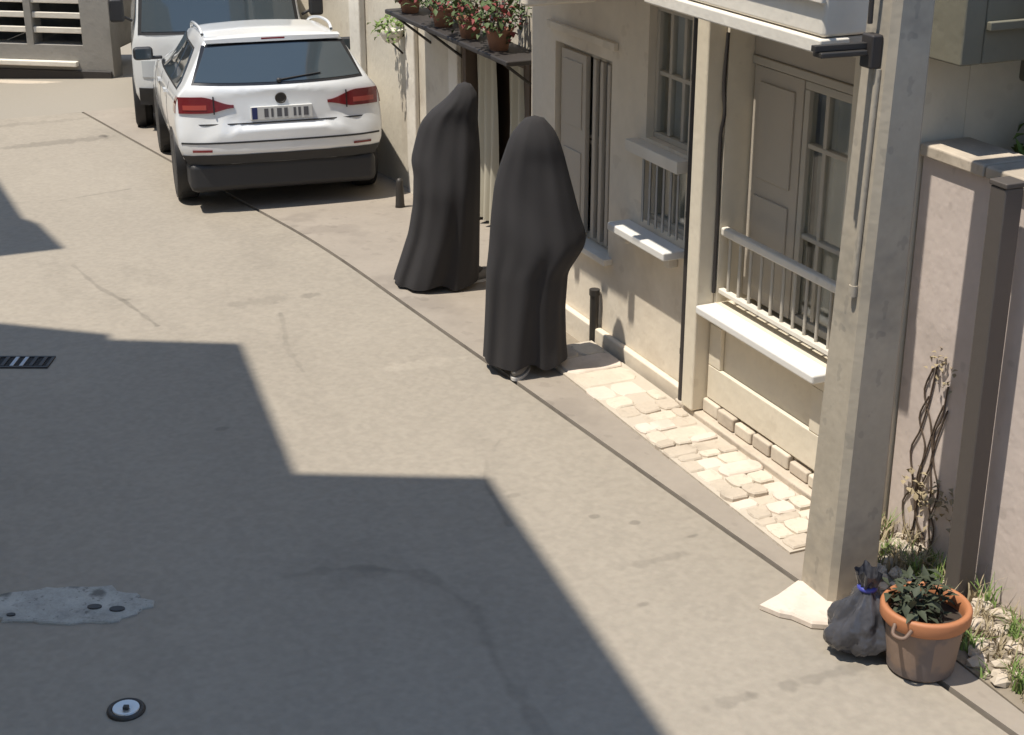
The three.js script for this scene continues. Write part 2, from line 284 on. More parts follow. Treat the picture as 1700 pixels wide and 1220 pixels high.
{
  const B = thing('house', 'beige house with a low railed window and jutting sunlit upper storey beside the concrete pole', 'house', [0, 0, 0]);
  const z0 = -7.49, z1 = -5.79;
  mesh('wall', [wallX(WX, 0.35, z0, z1, -0.1, 7, [[-7.34, -6.2, 0.74, 2.36]]), bb(WX + 0.352, 8, -0.1, 7, z1 - 0.3, z1, 0)], M.houseB, B);
  mesh('pilaster', bb(WX - 0.12, WX - 0.001, 0.06, 2.44, z0 + 0.0, z0 + 0.125, 0.012), M.houseB, B);
  mesh('cable', tube([[WX - 0.015, 2.3, -7.335], [WX - 0.015, 2.0, -7.35], [WX - 0.013, 1.85, -7.335], [WX - 0.018, 1.74, -7.352], [WX - 0.013, 1.3, -7.353], [WX - 0.013, 0.8, -7.353]], 0.012, 6, 40), M.dark, B);
  // window: boarded left leaf, glazed right leaf, transom lights above
  const X = WX + 0.16;
  mesh('room_back', bb(WX + 0.5, WX + 0.55, 0.6, 2.5, z0, z1 - 0.302, 0), M.room, B);
  const leaf = mesh('shutter', bb(X, X + 0.05, 0.78, 2.12, -7.32, -6.84), M.wood, B, 'closed plain wooden leaf of the window');
  mesh('shutter_panel', [bb(X - 0.012, X + 0.002, 0.86, 1.4, -7.25, -6.91), bb(X - 0.012, X + 0.002, 1.5, 2.04, -7.25, -6.91)], M.wood, leaf);
  mesh('transom', bb(X - 0.012, X + 0.05, 2.125, 2.17, -7.335, -6.205), M.frame, B);
  mesh('lintel_board', bb(X + 0.0, X + 0.05, 2.172, 2.358, -7.335, -6.205), M.wood, B);
  casement(B, -6.83, -6.22, 0.78, 2.12, X, [-6.64, -6.42], [1.28, 1.78], 0.045);
  const rail = mesh('railing', [bb(WX + 0.0, WX + 0.05, 1.15, 1.20, -7.335, -6.205, 0.012), bb(WX + 0.005, WX + 0.045, 0.80, 0.83, -7.335, -6.205)], M.pale, B);
  for (let i = 0; i < 10; i++) mesh('baluster', cylBetween([WX + 0.025, 0.83, -7.26 + i * 0.11], [WX + 0.025, 1.15, -7.26 + i * 0.11], 0.010, 0.010, 8), M.frame, rail);
  mesh('sill', bb(WX - 0.13, WX + 0.2, 0.685, 0.738, -7.36, -6.17, 0.014), M.marble, B, 'pale stone sill catching the sun');
  // framed panel below the sill
  mesh('apron_panel', [bb(WX - 0.03, WX - 0.001, 0.62, 0.684, -7.345, -6.19), bb(WX - 0.03, WX - 0.001, 0.36, 0.618, -7.345, -7.22), bb(WX - 0.03, WX - 0.001, 0.36, 0.618, -6.31, -6.19), bb(WX - 0.03, WX - 0.001, 0.15, 0.358, -7.345, -6.19)], M.houseB, B);
  mesh('step', bb(4.50, WX - 0.001, -0.05, 0.055, -7.6, -5.9, 0.012), M.stone2, B);
  for (let i = 0; i < 8; i++) mesh('plinth_stone', bb(4.545 + rr(-0.008, 0.008), WX - 0.002, 0.058, 0.135 + rr(-0.01, 0.01), -7.36 + i * 0.185, -7.36 + i * 0.185 + rr(0.165, 0.18), 0.012), [M.stone, M.stone2][i % 2], B);
  // jutting upper storey
  const up = mesh('upper_storey', bb(4.06, 4.6, 2.57, 7, -7.30, -5.72, 0.02), M.pale, B, 'sunlit jutting upper storey');
  mesh('fascia_board', bb(4.04, 4.2, 2.50, 2.566, -7.31, -5.71, 0.01), M.pale, up);
  mesh('soffit', bb(4.202, 4.599, 2.525, 2.566, -7.30, -5.73, 0.004), M.wood, up);
  mesh('flush_wall', bb(4.602, 4.72, 2.45, 7, z1 + 0.004, -5.45, 0.01), M.drab, up);
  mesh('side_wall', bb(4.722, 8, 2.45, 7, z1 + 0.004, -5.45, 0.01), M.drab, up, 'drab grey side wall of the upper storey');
  mesh('side_moulding', bb(4.722, 8, 2.60, 2.64, -5.449, -5.42, 0.006), M.drab, up);
  mesh('string_course', bb(4.03, 4.059, 2.72, 2.76, -7.31, -5.71, 0.008), M.pale, up);
  mesh('roof', bb(3.95, 8.1, 7.001, 7.2, -7.45, -5.72, 0.02), M.tile, B);
}
// far stretch of wall with a curtained doorway
{
  const F = thing('house', 'sunlit beige house with curtained doorway behind the shorter cloaked person', 'house', [0, 0, 0]);
  const X = 4.9, z0 = -14.6, z1 = -9.91;
  mesh('wall', [wallX(X, 0.35, z0, z1, -0.5, 6, [[-11.85, -10.55, -0.2, 1.52]]), bb(X + 0.352, 9, -0.5, 6, z0, z0 + 0.3, 0)], M.far, F);
  mesh('corner_pier', bb(X - 0.07, X - 0.001, -0.4, 6, z0, z0 + 0.3, 0.015), M.pale, F);
  mesh('pilaster', bb(X - 0.05, X - 0.001, -0.3, 2.2, -13.12, -12.9, 0.015), M.pale, F);
  mesh('pilaster', bb(X - 0.05, X - 0.001, -0.3, 2.2, -12.1, -11.9, 0.015), M.pale, F);
  mesh('door_frame', [bb(X - 0.02, X + 0.1, -0.1, 1.54, -11.86, -11.78), bb(X - 0.02, X + 0.1, -0.1, 1.54, -10.62, -10.54), bb(X - 0.02, X + 0.1, 1.48, 1.56, -11.77, -10.63)], M.woodDark, F);
  mesh('door', bb(X + 0.2, X + 0.26, -0.1, 1.52, -11.85, -10.55), M.woodDark, F);
  const curtain = (a, b, s) => {                           // hanging folded cloth
    const n = 40, pos = [], idx = [];
    for (let j = 0; j <= 10; j++) for (let i = 0; i <= n; i++) { const t = i / n; pos.push(X + 0.07 + Math.sin(t * Math.PI * 2 * s + j * 0.1) * 0.035 * (0.5 + j / 14), 1.50 - j * 0.145, lerp(a, b, t) + Math.sin(j * 0.7 + t * 5) * 0.01); }
    for (let j = 0; j < 10; j++) for (let i = 0; i < n; i++) { const q = j * (n + 1) + i; idx.push(q, q + 1, q + n + 1, q + 1, q + n + 2, q + n + 1); }
    const g = new THREE.BufferGeometry(); g.setAttribute('position', new THREE.Float32BufferAttribute(pos, 3)); g.setIndex(idx); g.computeVertexNormals(); return g;
  };
  const cl = std({ color: lin(0.50, 0.47, 0.38), roughness: 0.95, side: THREE.DoubleSide }), cd = std({ color: lin(0.14, 0.125, 0.12), roughness: 0.95, side: THREE.DoubleSide });
  mesh('curtain', curtain(-11.76, -11.36, 3), cl, F); mesh('curtain', curtain(-11.12, -10.84, 2), cl, F); mesh('curtain', curtain(-10.82, -10.66, 2), cd, F, 'dark hanging curtain');
  mesh('canopy', [bb(X - 0.36, X - 0.002, 1.60, 1.64, -12.75, -10.2, 0.012)], M.dark, F);
  for (const z of [-12.6, -11.9, -10.35]) mesh('canopy_bracket', cylBetween([X, 1.35, z], [X - 0.32, 1.60, z], 0.012, 0.012, 6), M.iron, F);
  mesh('roof', bb(X - 0.18, 9.1, 6.001, 6.2, z0 - 0.2, z1 - 0.01, 0.02), M.tile, F);
}
{
  const F = thing('house', 'pale set-back house wall behind the white van', 'house', [0, 0, 0]);
  mesh('wall', wallX(5.65, 0.4, -30, -14.62, -1.4, 6), M.far, F);
  mesh('plinth', bb(5.58, 5.649, -1.4, 0.15, -30, -14.65, 0.01), M.grey, F);
  mesh('roof', bb(5.4, 9, 6.001, 6.2, -30.1, -14.85, 0.02), M.tile, F);
}
// leaf helper
function leafGeo(l, w, fold = 0.25) {
  const g = new THREE.BufferGeometry();
  g.setAttribute('position', new THREE.Float32BufferAttribute([0, 0, 0, -w / 2, fold * w, l * 0.45, 0, 0, l * 0.5, w / 2, fold * w, l * 0.45, 0, -0.15 * l, l], 3));
  g.setIndex([0, 1, 2, 0, 2, 3, 1, 4, 2, 2, 4, 3]); g.computeVertexNormals(); return g;
}
function leafCloud(cx, cy, cz, rx, ry, rz, n, l, w) {
  const out = [];
  for (let i = 0; i < n; i++) {
    const g = leafGeo(l * rr(0.7, 1.2), w * rr(0.7, 1.2)), t = rr(0, 6.28), p = Math.acos(rr(-1, 1)), r = Math.cbrt(rr(0.15, 1)) * (1 + 0.25 * Math.sin(t * 3 + p * 4));
    g.rotateX(rr(-1.2, 0.9)); g.rotateY(rr(0, 6.28)); g.translate(cx + rx * r * Math.sin(p) * Math.cos(t), cy + ry * r * Math.cos(p), cz + rz * r * Math.sin(p) * Math.sin(t)); out.push(g);
  }
  return out;
}
const leafMat = std({ color: lin(0.07, 0.11, 0.035), roughness: 0.7, side: THREE.DoubleSide }), leafMat2 = std({ color: lin(0.16, 0.24, 0.06), roughness: 0.7, side: THREE.DoubleSide });
const redMat = std({ color: lin(0.21, 0.045, 0.045), roughness: 0.8, side: THREE.DoubleSide }), dryMat = std({ color: lin(0.33, 0.27, 0.17), roughness: 0.95, side: THREE.DoubleSide });
// flowering plants in pots on the canopy
[[-12.5, 0.75, 'red flowering plant at the far left end of the doorway canopy'], [-11.75, 0.9, 'red flowering plant second from the left on the doorway canopy'], [-11.2, 1.0, 'red flowering plant third from the left on the doorway canopy'], [-10.65, 0.9, 'red flowering plant at the right end of the doorway canopy']].forEach(([z, s, label]) => {
  const t = thing('flower_pot', label, 'potted plant', [4.68, 1.64, z], rr(0, 3), 'flowering plants on the doorway canopy');
  const pot = new THREE.LatheGeometry([[0, 0], [0.07, 0], [0.095, 0.13], [0.105, 0.135], [0.105, 0.155], [0.09, 0.155], [0.085, 0.12], [0, 0.12]].map((p) => new THREE.Vector2(...p)), 16);
  mesh('pot', pot, M.tile, t);
  mesh('foliage', leafCloud(0, 0.24, 0, 0.24 * s, 0.17, 0.26 * s, 200, 0.07, 0.04), leafMat, t);
  mesh('flowers', leafCloud(0, 0.25, 0, 0.26 * s, 0.17, 0.27 * s, 80, 0.05, 0.05), redMat, t).userData.kind = 'stuff';
  mesh('stem', [cylBetween([0, 0.1, 0], [0.02, 0.3, 0.01], 0.012, 0.006, 6), cylBetween([0, 0.1, 0], [-0.08, 0.3, 0.05], 0.01, 0.004, 6)], M.woodDark, t);
});
// a hanging basket left of them
{
  const t = thing('flower_basket', 'trailing plant on a wall bracket left of the doorway canopy', 'potted plant', [4.78, 1.25, -13.25]);
  mesh('basket', new THREE.LatheGeometry([[0, 0], [0.06, 0.01], [0.10, 0.07], [0.11, 0.12], [0.095, 0.12], [0.08, 0.07], [0, 0.05]].map((p) => new THREE.Vector2(...p)), 14), M.pale, t);
  mesh('bracket', [cylBetween([0.12, 0.06, 0], [0, 0.06, 0], 0.012, 0.012, 6), cylBetween([0.1, -0.1, 0], [0, 0.0, 0], 0.01, 0.01, 6)], M.iron, t);
  mesh('foliage', leafCloud(0, 0.14, 0, 0.16, 0.12, 0.2, 140, 0.06, 0.035), leafMat2, t);
}
// grey wall closing the street at the far left, with a barred grille
{
  const W = thing('grey_wall', 'grey shaded wall with a barred grille at the end of the street', 'wall', [3.86, -0.66, -22.1], Math.atan2(0.94, 1.43) * -1);
  // local x runs to the right along the wall, z towards the camera
  const s = new THREE.Shape(); s.moveTo(-6, -0.8); s.lineTo(0, -0.8); s.lineTo(0, 5); s.lineTo(-6, 5); s.closePath();
  for (const [a, b, c, d] of [[-1.14, -0.42, 0.46, 1.75], [-1.95, -1.24, 0.46, 1.75]]) { const h = new THREE.Path(); h.moveTo(a, c); h.lineTo(a, d); h.lineTo(b, d); h.lineTo(b, c); h.closePath(); s.holes.push(h); }
  const g = new THREE.ExtrudeGeometry(s, { depth: 0.3, bevelEnabled: false }); g.translate(0, 0, -0.3);
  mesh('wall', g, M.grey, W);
  mesh('recess', [bb(-2.1, -0.3, 0.30, 1.9, -2.04, -2.0, 0), bb(-2.14, -2.101, 0.3, 1.9, -2.0, -0.301, 0), bb(-0.299, -0.26, 0.3, 1.9, -2.0, -0.301, 0), bb(-2.1, -0.3, 1.901, 1.94, -2.0, -0.301, 0), bb(-2.1, -0.3, 0.26, 0.299, -2.0, -0.301, 0)], M.grey, W);
  for (const [a, b] of [[-1.14, -0.42], [-1.95, -1.24]]) for (let i = 0; i < 6; i++) mesh('grille_bar', bb(a, b, 0.62 + i * 0.205, 0.70 + i * 0.205, -0.09, -0.03, 0.01), M.pale, W);
  mesh('ledge', bb(-6, -0.5, 0.18, 0.25, 0.001, 0.10, 0.012), M.pale, W);
  mesh('plinth', bb(-6, -0.02, -0.1, 0.12, 0.001, 0.04, 0.012), M.dark, W);
  mesh('kerb', bb(-6, 0.1, -0.2, 0.02, 0.30, 0.48, 0.02), M.stone2, W);
}
// garden wall at the right with coping, post in front
{
  const G = thing('garden_wall', 'pinkish rendered garden wall with pale coping right of the concrete pole', 'wall', [0, 0, 0]);
  mesh('wall', wallX(4.72, 0.22, -5.775, -2.5, -0.1, 1.97), M.pink, G);
  for (let i = 0; i < 7; i++) mesh('coping_slab', bb(4.685, 4.975, 1.971, 2.035 + rr(-0.004, 0.004), -5.77 + i * 0.46, -5.77 + i * 0.46 + 0.452, 0.012), M.stone2, G);
}
{
  const P = thing('steel_post', 'dark grey steel post standing in front of the pink garden wall', 'post', [4.58, 0, -5.04]);
  mesh('shaft', bb(-0.05, 0.05, -0.05, 2.02, -0.05, 0.05, 0.008), M.zinc, P);
  mesh('cap', bb(-0.056, 0.056, 2.021, 2.045, -0.056, 0.056, 0.006), M.zinc, P);
  mesh('base_plate', bb(-0.09, 0.09, 0.005, 0.03, -0.09, 0.09, 0.004), M.zinc, P);
}
// house behind the garden wall
{
  const E = thing('house', 'grey shaded house with a curtained window behind the garden wall', 'house', [0, 0, 0]);
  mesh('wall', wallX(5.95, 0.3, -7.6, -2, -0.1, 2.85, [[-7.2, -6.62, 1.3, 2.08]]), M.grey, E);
  const w = casement(E, -7.2, -6.62, 1.3, 2.08, 6.02, [-6.91], [], 0.05);
  mesh('curtain', bb(6.2, 6.22, 1.3, 2.1, -7.2, -6.62, 0.004), std({ color: lin(0.6, 0.6, 0.58), roughness: 0.95 }), E);
  const up = mesh('upper_storey', bb(5.25, 5.949, 2.27, 2.85, -7.0, -2, 0.02), M.drab, E);
  mesh('string_course', bb(5.21, 5.249, 2.42, 2.47, -7.0, -2, 0.01), M.drab, up);
  mesh('roof', bb(4.97, 8.1, 2.851, 2.96, -5.44, -1.9, 0.02), M.tile, E);
}
{
  const t = thing('garden_shrub', 'bright green shrub showing over the garden wall at the right edge', 'shrub', [5.35, 0, -5.62]);
  mesh('crown', leafCloud(0, 1.85, 0.1, 0.22, 0.3, 0.4, 420, 0.085, 0.05), leafMat2, t);
  mesh('stem', [cylBetween([0, 0, 0], [0.02, 1.7, 0.1], 0.025, 0.012, 7), cylBetween([0.01, 1.2, 0.07], [-0.1, 1.9, 0.3], 0.012, 0.005, 6), cylBetween([0.01, 1.3, 0.07], [0.1, 2.0, -0.1], 0.012, 0.005, 6)], M.woodDark, t);
}
// ---------- buildings on the left, out of view, whose eaves shade the road ----------
function prism(poly, y0, y1) {
  const s = new THREE.Shape(poly.map(([x, z]) => new THREE.Vector2(x, -z))), g = new THREE.ExtrudeGeometry(s, { depth: y1 - y0, bevelEnabled: false });
  g.rotateX(-Math.PI / 2); g.translate(0, y0, 0); return g;
}
{
  const L = thing('house', 'tall stepped house on the near left whose eaves shade the road', 'house', [0, 0, 0.28]);
  mesh('ground_floor', bb(-8, -0.8, -0.1, 4.4, -10.4, 8, 0), M.pale, L);
  mesh('upper_storey', prism([[-8, -12.8], [-1.81, -11.14], [-1.15, -10.6], [-1.17, -10.5], [-0.38, -10.05], [-0.63, -7.98], [0.33, -7.5], [0.04, -4.98], [-0.5, 0], [-0.5, 8], [-8, 8]], 4.401, 7.5), M.pale, L);
  const R = thing('house', 'house on the far left beyond the side lane', 'house', [0, 0, 0.28]);
  mesh('wall', prism([[-8, -13.1], [-1.57, -13.02], [-1.07, -12.88], [-1.15, -13.9], [-1.25, -14.2], [-1.27, -15.35], [-1.5, -26], [-8, -26]], -1.2, 7.4), M.pale, R);
}
// ---------- utility pole ----------
{
  const P = thing('utility_pole', 'square grey concrete utility pole at the pavement edge', 'pole', [4.1, 0, -5.33]);
  P.rotation.z = -0.018; P.rotation.x = 0.006;
  const H = 8, g = new RoundedBoxGeometry(1, H, 1, 3, 0.0001), N = 24, pos = [], idx = [];
  for (let j = 0; j <= N; j++) { const y = -0.1 + j / N * H, w = (0.272 - 0.021 * y) / 2, c = 0.03; const ring = [[-w + c, -w], [w - c, -w], [w, -w + c], [w, w - c], [w - c, w], [-w + c, w], [-w, w - c], [-w, -w + c]]; for (const [x, z] of ring) pos.push(x, y, z); }
  for (let j = 0; j < N; j++) for (let i = 0; i < 8; i++) { const a = j * 8 + i, b = j * 8 + (i + 1) % 8; idx.push(a, a + 8, b, b, a + 8, b + 8); }
  const q = new THREE.BufferGeometry(); q.setAttribute('position', new THREE.Float32BufferAttribute(pos, 3)); q.setIndex(idx); const f = q.toNonIndexed(); f.computeVertexNormals();
  mesh('shaft', f, M.concrete, P);
  mesh('conduit', cylBetween([-0.132, 1.55, 0.05], [-0.119, 2.52, 0.045], 0.014, 0.014), M.concrete, P, 'thin cable conduit');
  mesh('coupling', cylBetween([-0.132, 1.53, 0.05], [-0.131, 1.58, 0.05], 0.02, 0.02), M.concrete, P);
  mesh('junction_box', bb(-0.165, -0.108, 2.52, 2.66, -0.03, 0.05, 0.01), M.dark, P);
  mesh('bracket', [bb(-0.42, -0.11, 2.60, 2.625, -0.015, 0.015, 0.003), bb(-0.40, -0.17, 2.575, 2.598, -0.03, 0.035, 0.006)], M.iron, P);
  mesh('cable', tube([[-0.15, 2.7, 0], [-0.17, 3.0, 0.0], [-0.30, 3.4, -0.05], [-0.6, 4.2, -0.1]], 0.011, 6), M.dark, P);
}
{
  // broken pale concrete at the pole foot
  const sh = new THREE.Shape([[3.68, -5.33], [3.80, -5.37], [3.95, -5.44], [4.05, -5.34], [4.0, -5.2], [4.06, -5.08], [3.97, -5.02], [3.90, -5.04], [3.80, -5.10], [3.76, -5.2], [3.72, -5.24]].map(([x, z]) => new THREE.Vector2(x, -z)));
  const g = new THREE.ExtrudeGeometry(sh, { depth: 0.022, bevelEnabled: true, bevelSize: 0.01, bevelThickness: 0.01, bevelSegments: 1 }); g.rotateX(-Math.PI / 2); g.translate(0, 0.008, 0);
  tag(mesh('concrete_slab', g, M.stone3), 'broken pale concrete slab at the foot of the pole', 'slab');
}
// ---------- bucket and bag ----------
{
  const t = thing('plant_tub', 'brown-grey tub with an orange rim holding dark plants beside the pole', 'tub', [4.05, 0.005, -4.64], 0.4);
  const prof = (pts) => new THREE.LatheGeometry(pts.map((p) => new THREE.Vector2(...p)), 40);
  mesh('body', prof([[0, 0], [0.135, 0], [0.145, 0.012], [0.17, 0.25], [0.158, 0.25], [0.135, 0.03], [0, 0.03]]), std({ roughness: 0.7, bumpMap: grainBump, bumpScale: 0.003, map: tex(256, 256, 1, 1, (u, v) => { const k = ss(0.45, 0.6, fbm(u, v, 6, 4, 611)); return [lerp(0.15, 0.24, k), lerp(0.12, 0.17, k), lerp(0.11, 0.13, k)]; }) }), t);
  mesh('rim', prof([[0.160, 0.251], [0.183, 0.245], [0.195, 0.262], [0.196, 0.305], [0.186, 0.318], [0.168, 0.315], [0.160, 0.285], [0.160, 0.251]]), std({ color: lin(0.42, 0.17, 0.075), roughness: 0.6 }), t, 'orange-brown rim');
  mesh('soil', new THREE.CylinderGeometry(0.158, 0.155, 0.02, 30).translate(0, 0.24, 0), std({ color: lin(0.04, 0.03, 0.022), roughness: 1, bumpMap: coarseBump, bumpScale: 0.02 }), t);
  for (let i = 0; i < 2; i++) mesh('handle', tube([[i ? 0.19 : -0.19, 0.28, -0.04], [i ? 0.225 : -0.225, 0.25, -0.025], [i ? 0.225 : -0.225, 0.25, 0.025], [i ? 0.19 : -0.19, 0.28, 0.04]], 0.01, 6, 14), std({ color: lin(0.16, 0.10, 0.07), roughness: 0.6 }), t);
  mesh('foliage', [leafCloud(0, 0.33, -0.03, 0.13, 0.10, 0.12, 170, 0.075, 0.035)], std({ color: lin(0.045, 0.055, 0.03), roughness: 0.7, side: THREE.DoubleSide }), t);
  mesh('stem', [0, 1, 2, 3].map((i) => cylBetween([0.02 * i - 0.03, 0.24, 0], [0.07 * i - 0.1, 0.40, -0.03 + 0.03 * (i % 2)], 0.005, 0.003, 5)), M.woodDark, t);
}
{
  // crumpled plastic bag: lumpy closed surface gathered at the neck
  const R = 30, S = 48, pos = [], idx = [];
  for (let j = 0; j <= R; j++) for (let i = 0; i <= S; i++) {
    const v = j / R, a = i / S * Math.PI * 2, pr = v < 0.78 ? Math.sin(Math.pow(v / 0.78, 0.55) * Math.PI * 0.93) * 0.145 + 0.02 * (1 - v) : lerp(0.032, 0.06, (v - 0.78) / 0.22);
    const w = 1 + (v > 0.03 ? 0.16 * Math.sin(a * 3 + v * 5) * Math.sin(v * 9 + a) + 0.10 * Math.sin(a * 9 + v * 6) * (0.3 + v) + 0.05 * Math.sin(a * 17 - v * 21) : 0);
    pos.push(Math.cos(a) * pr * w * (j ? 1 : 0), v * 0.40 + (v > 0.1 ? 0.012 * Math.sin(a * 5 + v * 14) : 0), Math.sin(a) * pr * w * 0.9 * (j ? 1 : 0));
  }
  for (let j = 0; j < R; j++) for (let i = 0; i < S; i++) { const q = j * (S + 1) + i; idx.push(q, q + S + 1, q + 1, q + 1, q + S + 1, q + S + 2); }
  const g = new THREE.BufferGeometry(); g.setAttribute('position', new THREE.Float32BufferAttribute(pos, 3)); g.setIndex(idx); g.computeVertexNormals();
  const t = thing('plastic_bag', 'dark grey crumpled plastic bag between the pole and the orange-rimmed tub', 'bag', [3.90, 0.005, -4.86]);
  mesh('sack', g, std({ color: lin(0.06, 0.06, 0.068), roughness: 0.24, bumpMap: coarseBump, bumpScale: 0.03 }), t);
  mesh('knot', [new THREE.TorusGeometry(0.034, 0.012, 8, 20).rotateX(Math.PI / 2).translate(0, 0.315, 0)], std({ color: lin(0.05, 0.06, 0.30), roughness: 0.4 }), t, 'blue tie');
}
// ---------- weeds, rubble, dry vines ----------
{
  const stones = [], weeds = [], zones = [[4.3, 4.7, -5.75, -5.12, 90], [4.26, 4.7, -5.0, -3.9, 150], [4.25, 4.5, -4.3, -3.7, 50]];
  for (const [x0, x1, z0, z1, n] of zones) for (let i = 0; i < n; i++) {
    const r = rr(0.012, 0.05), g = new THREE.IcosahedronGeometry(r, 0); const p = g.attributes.position;
    const sx = rr(0.7, 1.4), sz = rr(0.7, 1.4); g.scale(sx, rr(0.5, 0.8), sz); g.rotateY(rr(0, 6)); g.translate(rr(x0, x1), 0.012 + r * 0.3, rr(z0, z1)); stones.push(g);
  }
  const r = mesh('rubble', stones, M.stone2); r.userData = { label: 'loose stones and rubble at the foot of the garden wall', category: 'rubble', kind: 'stuff' };
  const blade = (x, z, h) => { const a = rr(0, 6.28), b = rr(0.2, 0.9) * h, w = rr(0.004, 0.009), g = new THREE.BufferGeometry(), dx = Math.cos(a), dz = Math.sin(a); const P = (t, s) => [x + dx * b * t * t - dz * w * s * (1 - t), h * t * (1 - 0.25 * t) + 0.01, z + dz * b * t * t + dx * w * s * (1 - t)];
    g.setAttribute('position', new THREE.Float32BufferAttribute([...P(0, -1), ...P(0, 1), ...P(0.5, -1), ...P(0.5, 1), ...P(1, 0)], 3)); g.setIndex([0, 1, 2, 1, 3, 2, 2, 3, 4]); g.computeVertexNormals(); return g; };
  const dry = [], green = [];
  for (const [x0, x1, z0, z1, n] of [[4.42, 4.7, -5.75, -5.1, 46], [4.3, 4.7, -5.0, -3.8, 80], [4.24, 4.5, -4.5, -3.7, 22]]) for (let c = 0; c < n; c++) {
    const x = rr(x0, x1), z = rr(z0, z1), hh = rr(0.07, 0.26), m = Math.floor(rr(8, 18)), isG = rnd() < 0.25;
    for (let k = 0; k < m; k++) (isG ? green : dry).push(blade(x + rr(-0.03, 0.03), z + rr(-0.03, 0.03), hh * rr(0.5, 1)));
  }
  const a = mesh('dry_weeds', dry, dryMat); a.userData = { label: 'dry straw-coloured weeds along the garden wall', category: 'weeds', kind: 'stuff' };
  const b = mesh('green_weeds', green, leafMat2); b.userData = { label: 'small green weeds among the dry ones by the garden wall', category: 'weeds', kind: 'stuff' };
  const v = thing('dry_vine', 'dry brown vine clinging to the pink garden wall left of the post', 'vine', [0, 0, 0]);
  for (let k = 0; k < 6; k++) { const pts = []; let y = 0.0, z = rr(-5.65, -5.35); for (let i = 0; i < 7; i++) { pts.push([4.712, y, z]); y += rr(0.08, 0.22); z += rr(-0.07, 0.07); } mesh('stem', tube(pts, 0.005, 5, 24), M.woodDark, v); }
  mesh('leaves', [leafCloud(4.70, 1.0, -5.45, 0.015, 0.12, 0.10, 30, 0.032, 0.022), leafCloud(4.69, 0.32, -5.45, 0.02, 0.16, 0.2, 70, 0.04, 0.03)], dryMat, v);
}
// ---------- things set in the road ----------
{
  const t = thing('manhole', 'pale worn concrete manhole patch in the shaded road at the left edge', 'manhole', [0.72, 0, -6.68], -0.42);
  const pts = []; for (let i = 0; i < 54; i++) { const a = i / 54 * Math.PI * 2, q = 1 + rr(-0.05, 0.05) + 0.06 * Math.sin(a * 5 + 1) + 0.05 * Math.sin(a * 11) + rr(-0.03, 0.03); pts.push(new THREE.Vector2(Math.sign(Math.cos(a)) * Math.pow(Math.abs(Math.cos(a)), 0.75) * 0.36 * q, Math.sin(a) * 0.17 * q * (Math.sin(a) < 0 ? 0.85 : 1))); }
  const g = new THREE.ExtrudeGeometry(new THREE.Shape(pts), { depth: 0.012, bevelEnabled: true, bevelSize: 0.006, bevelThickness: 0.006, bevelSegments: 1 }); g.rotateX(-Math.PI / 2);
  mesh('concrete_patch', g, plaster([0.36, 0.35, 0.315], 0.35, [0.15, 0.145, 0.13], 1.0, 701, 0.45), t);
  for (const [x, z, r] of [[0.13, 0.02, 0.026], [0.24, 0.04, 0.028], [-0.24, 0.09, 0.016]]) { const h = new THREE.CylinderGeometry(r, r, 0.006, 14); h.scale(1.3, 1, 0.8); h.translate(x, 0.0215, z); mesh('iron_plug', h, M.iron, t); }
}
{
  const t = thing('valve_cover', 'small shiny metal valve cover in the shaded road', 'valve cover', [0.80, 0, -5.73], -0.42);
  mesh('ring', new THREE.TorusGeometry(0.068, 0.013, 8, 30).rotateX(Math.PI / 2).translate(0, 0.006, 0), M.iron, t);
  mesh('lid', new THREE.LatheGeometry([[0, 0.010], [0.03, 0.013], [0.055, 0.020], [0.057, 0.012], [0.057, 0.0]].map((p) => new THREE.Vector2(...p)), 28), std({ color: lin(0.62, 0.61, 0.58), roughness: 0.42, metalness: 0.7 }), t);
  mesh('lug', bb(-0.012, 0.012, 0.012, 0.026, -0.012, 0.012, 0.003), M.iron, t);
}
{
  const t = thing('drain_grate', 'small road drain grate in shade at the left edge', 'grate', [0.93, 0, -9.98], -0.42);
  mesh('frame', [bb(-0.24, 0.24, 0, 0.012, -0.10, -0.08, 0.002), bb(-0.24, 0.24, 0, 0.012, 0.08, 0.10, 0.002), bb(-0.24, -0.22, 0, 0.012, -0.078, 0.078, 0.002), bb(0.22, 0.24, 0, 0.012, -0.078, 0.078, 0.002)], M.iron, t);
  mesh('sump', bb(-0.218, 0.218, 0.001, 0.006, -0.078, 0.078, 0), M.rubber, t);
  for (let i = 0; i < 7; i++) mesh('bar', bb(-0.2 + i * 0.062, -0.175 + i * 0.062, 0.006, 0.014, -0.078, 0.078, 0.002), i > 2 && i < 5 ? M.steel : M.iron, t);
}
{
  const t = thing('bollard_stub', 'low dark iron stub post behind the parked car', 'bollard', [4.56, GZ(-12.55), -12.55]);
  mesh('post', new THREE.LatheGeometry([[0, 0], [0.045, 0], [0.04, 0.03], [0.032, 0.2], [0.032, 0.24], [0.02, 0.265], [0, 0.27]].map((p) => new THREE.Vector2(...p)), 16), M.iron, t);
}
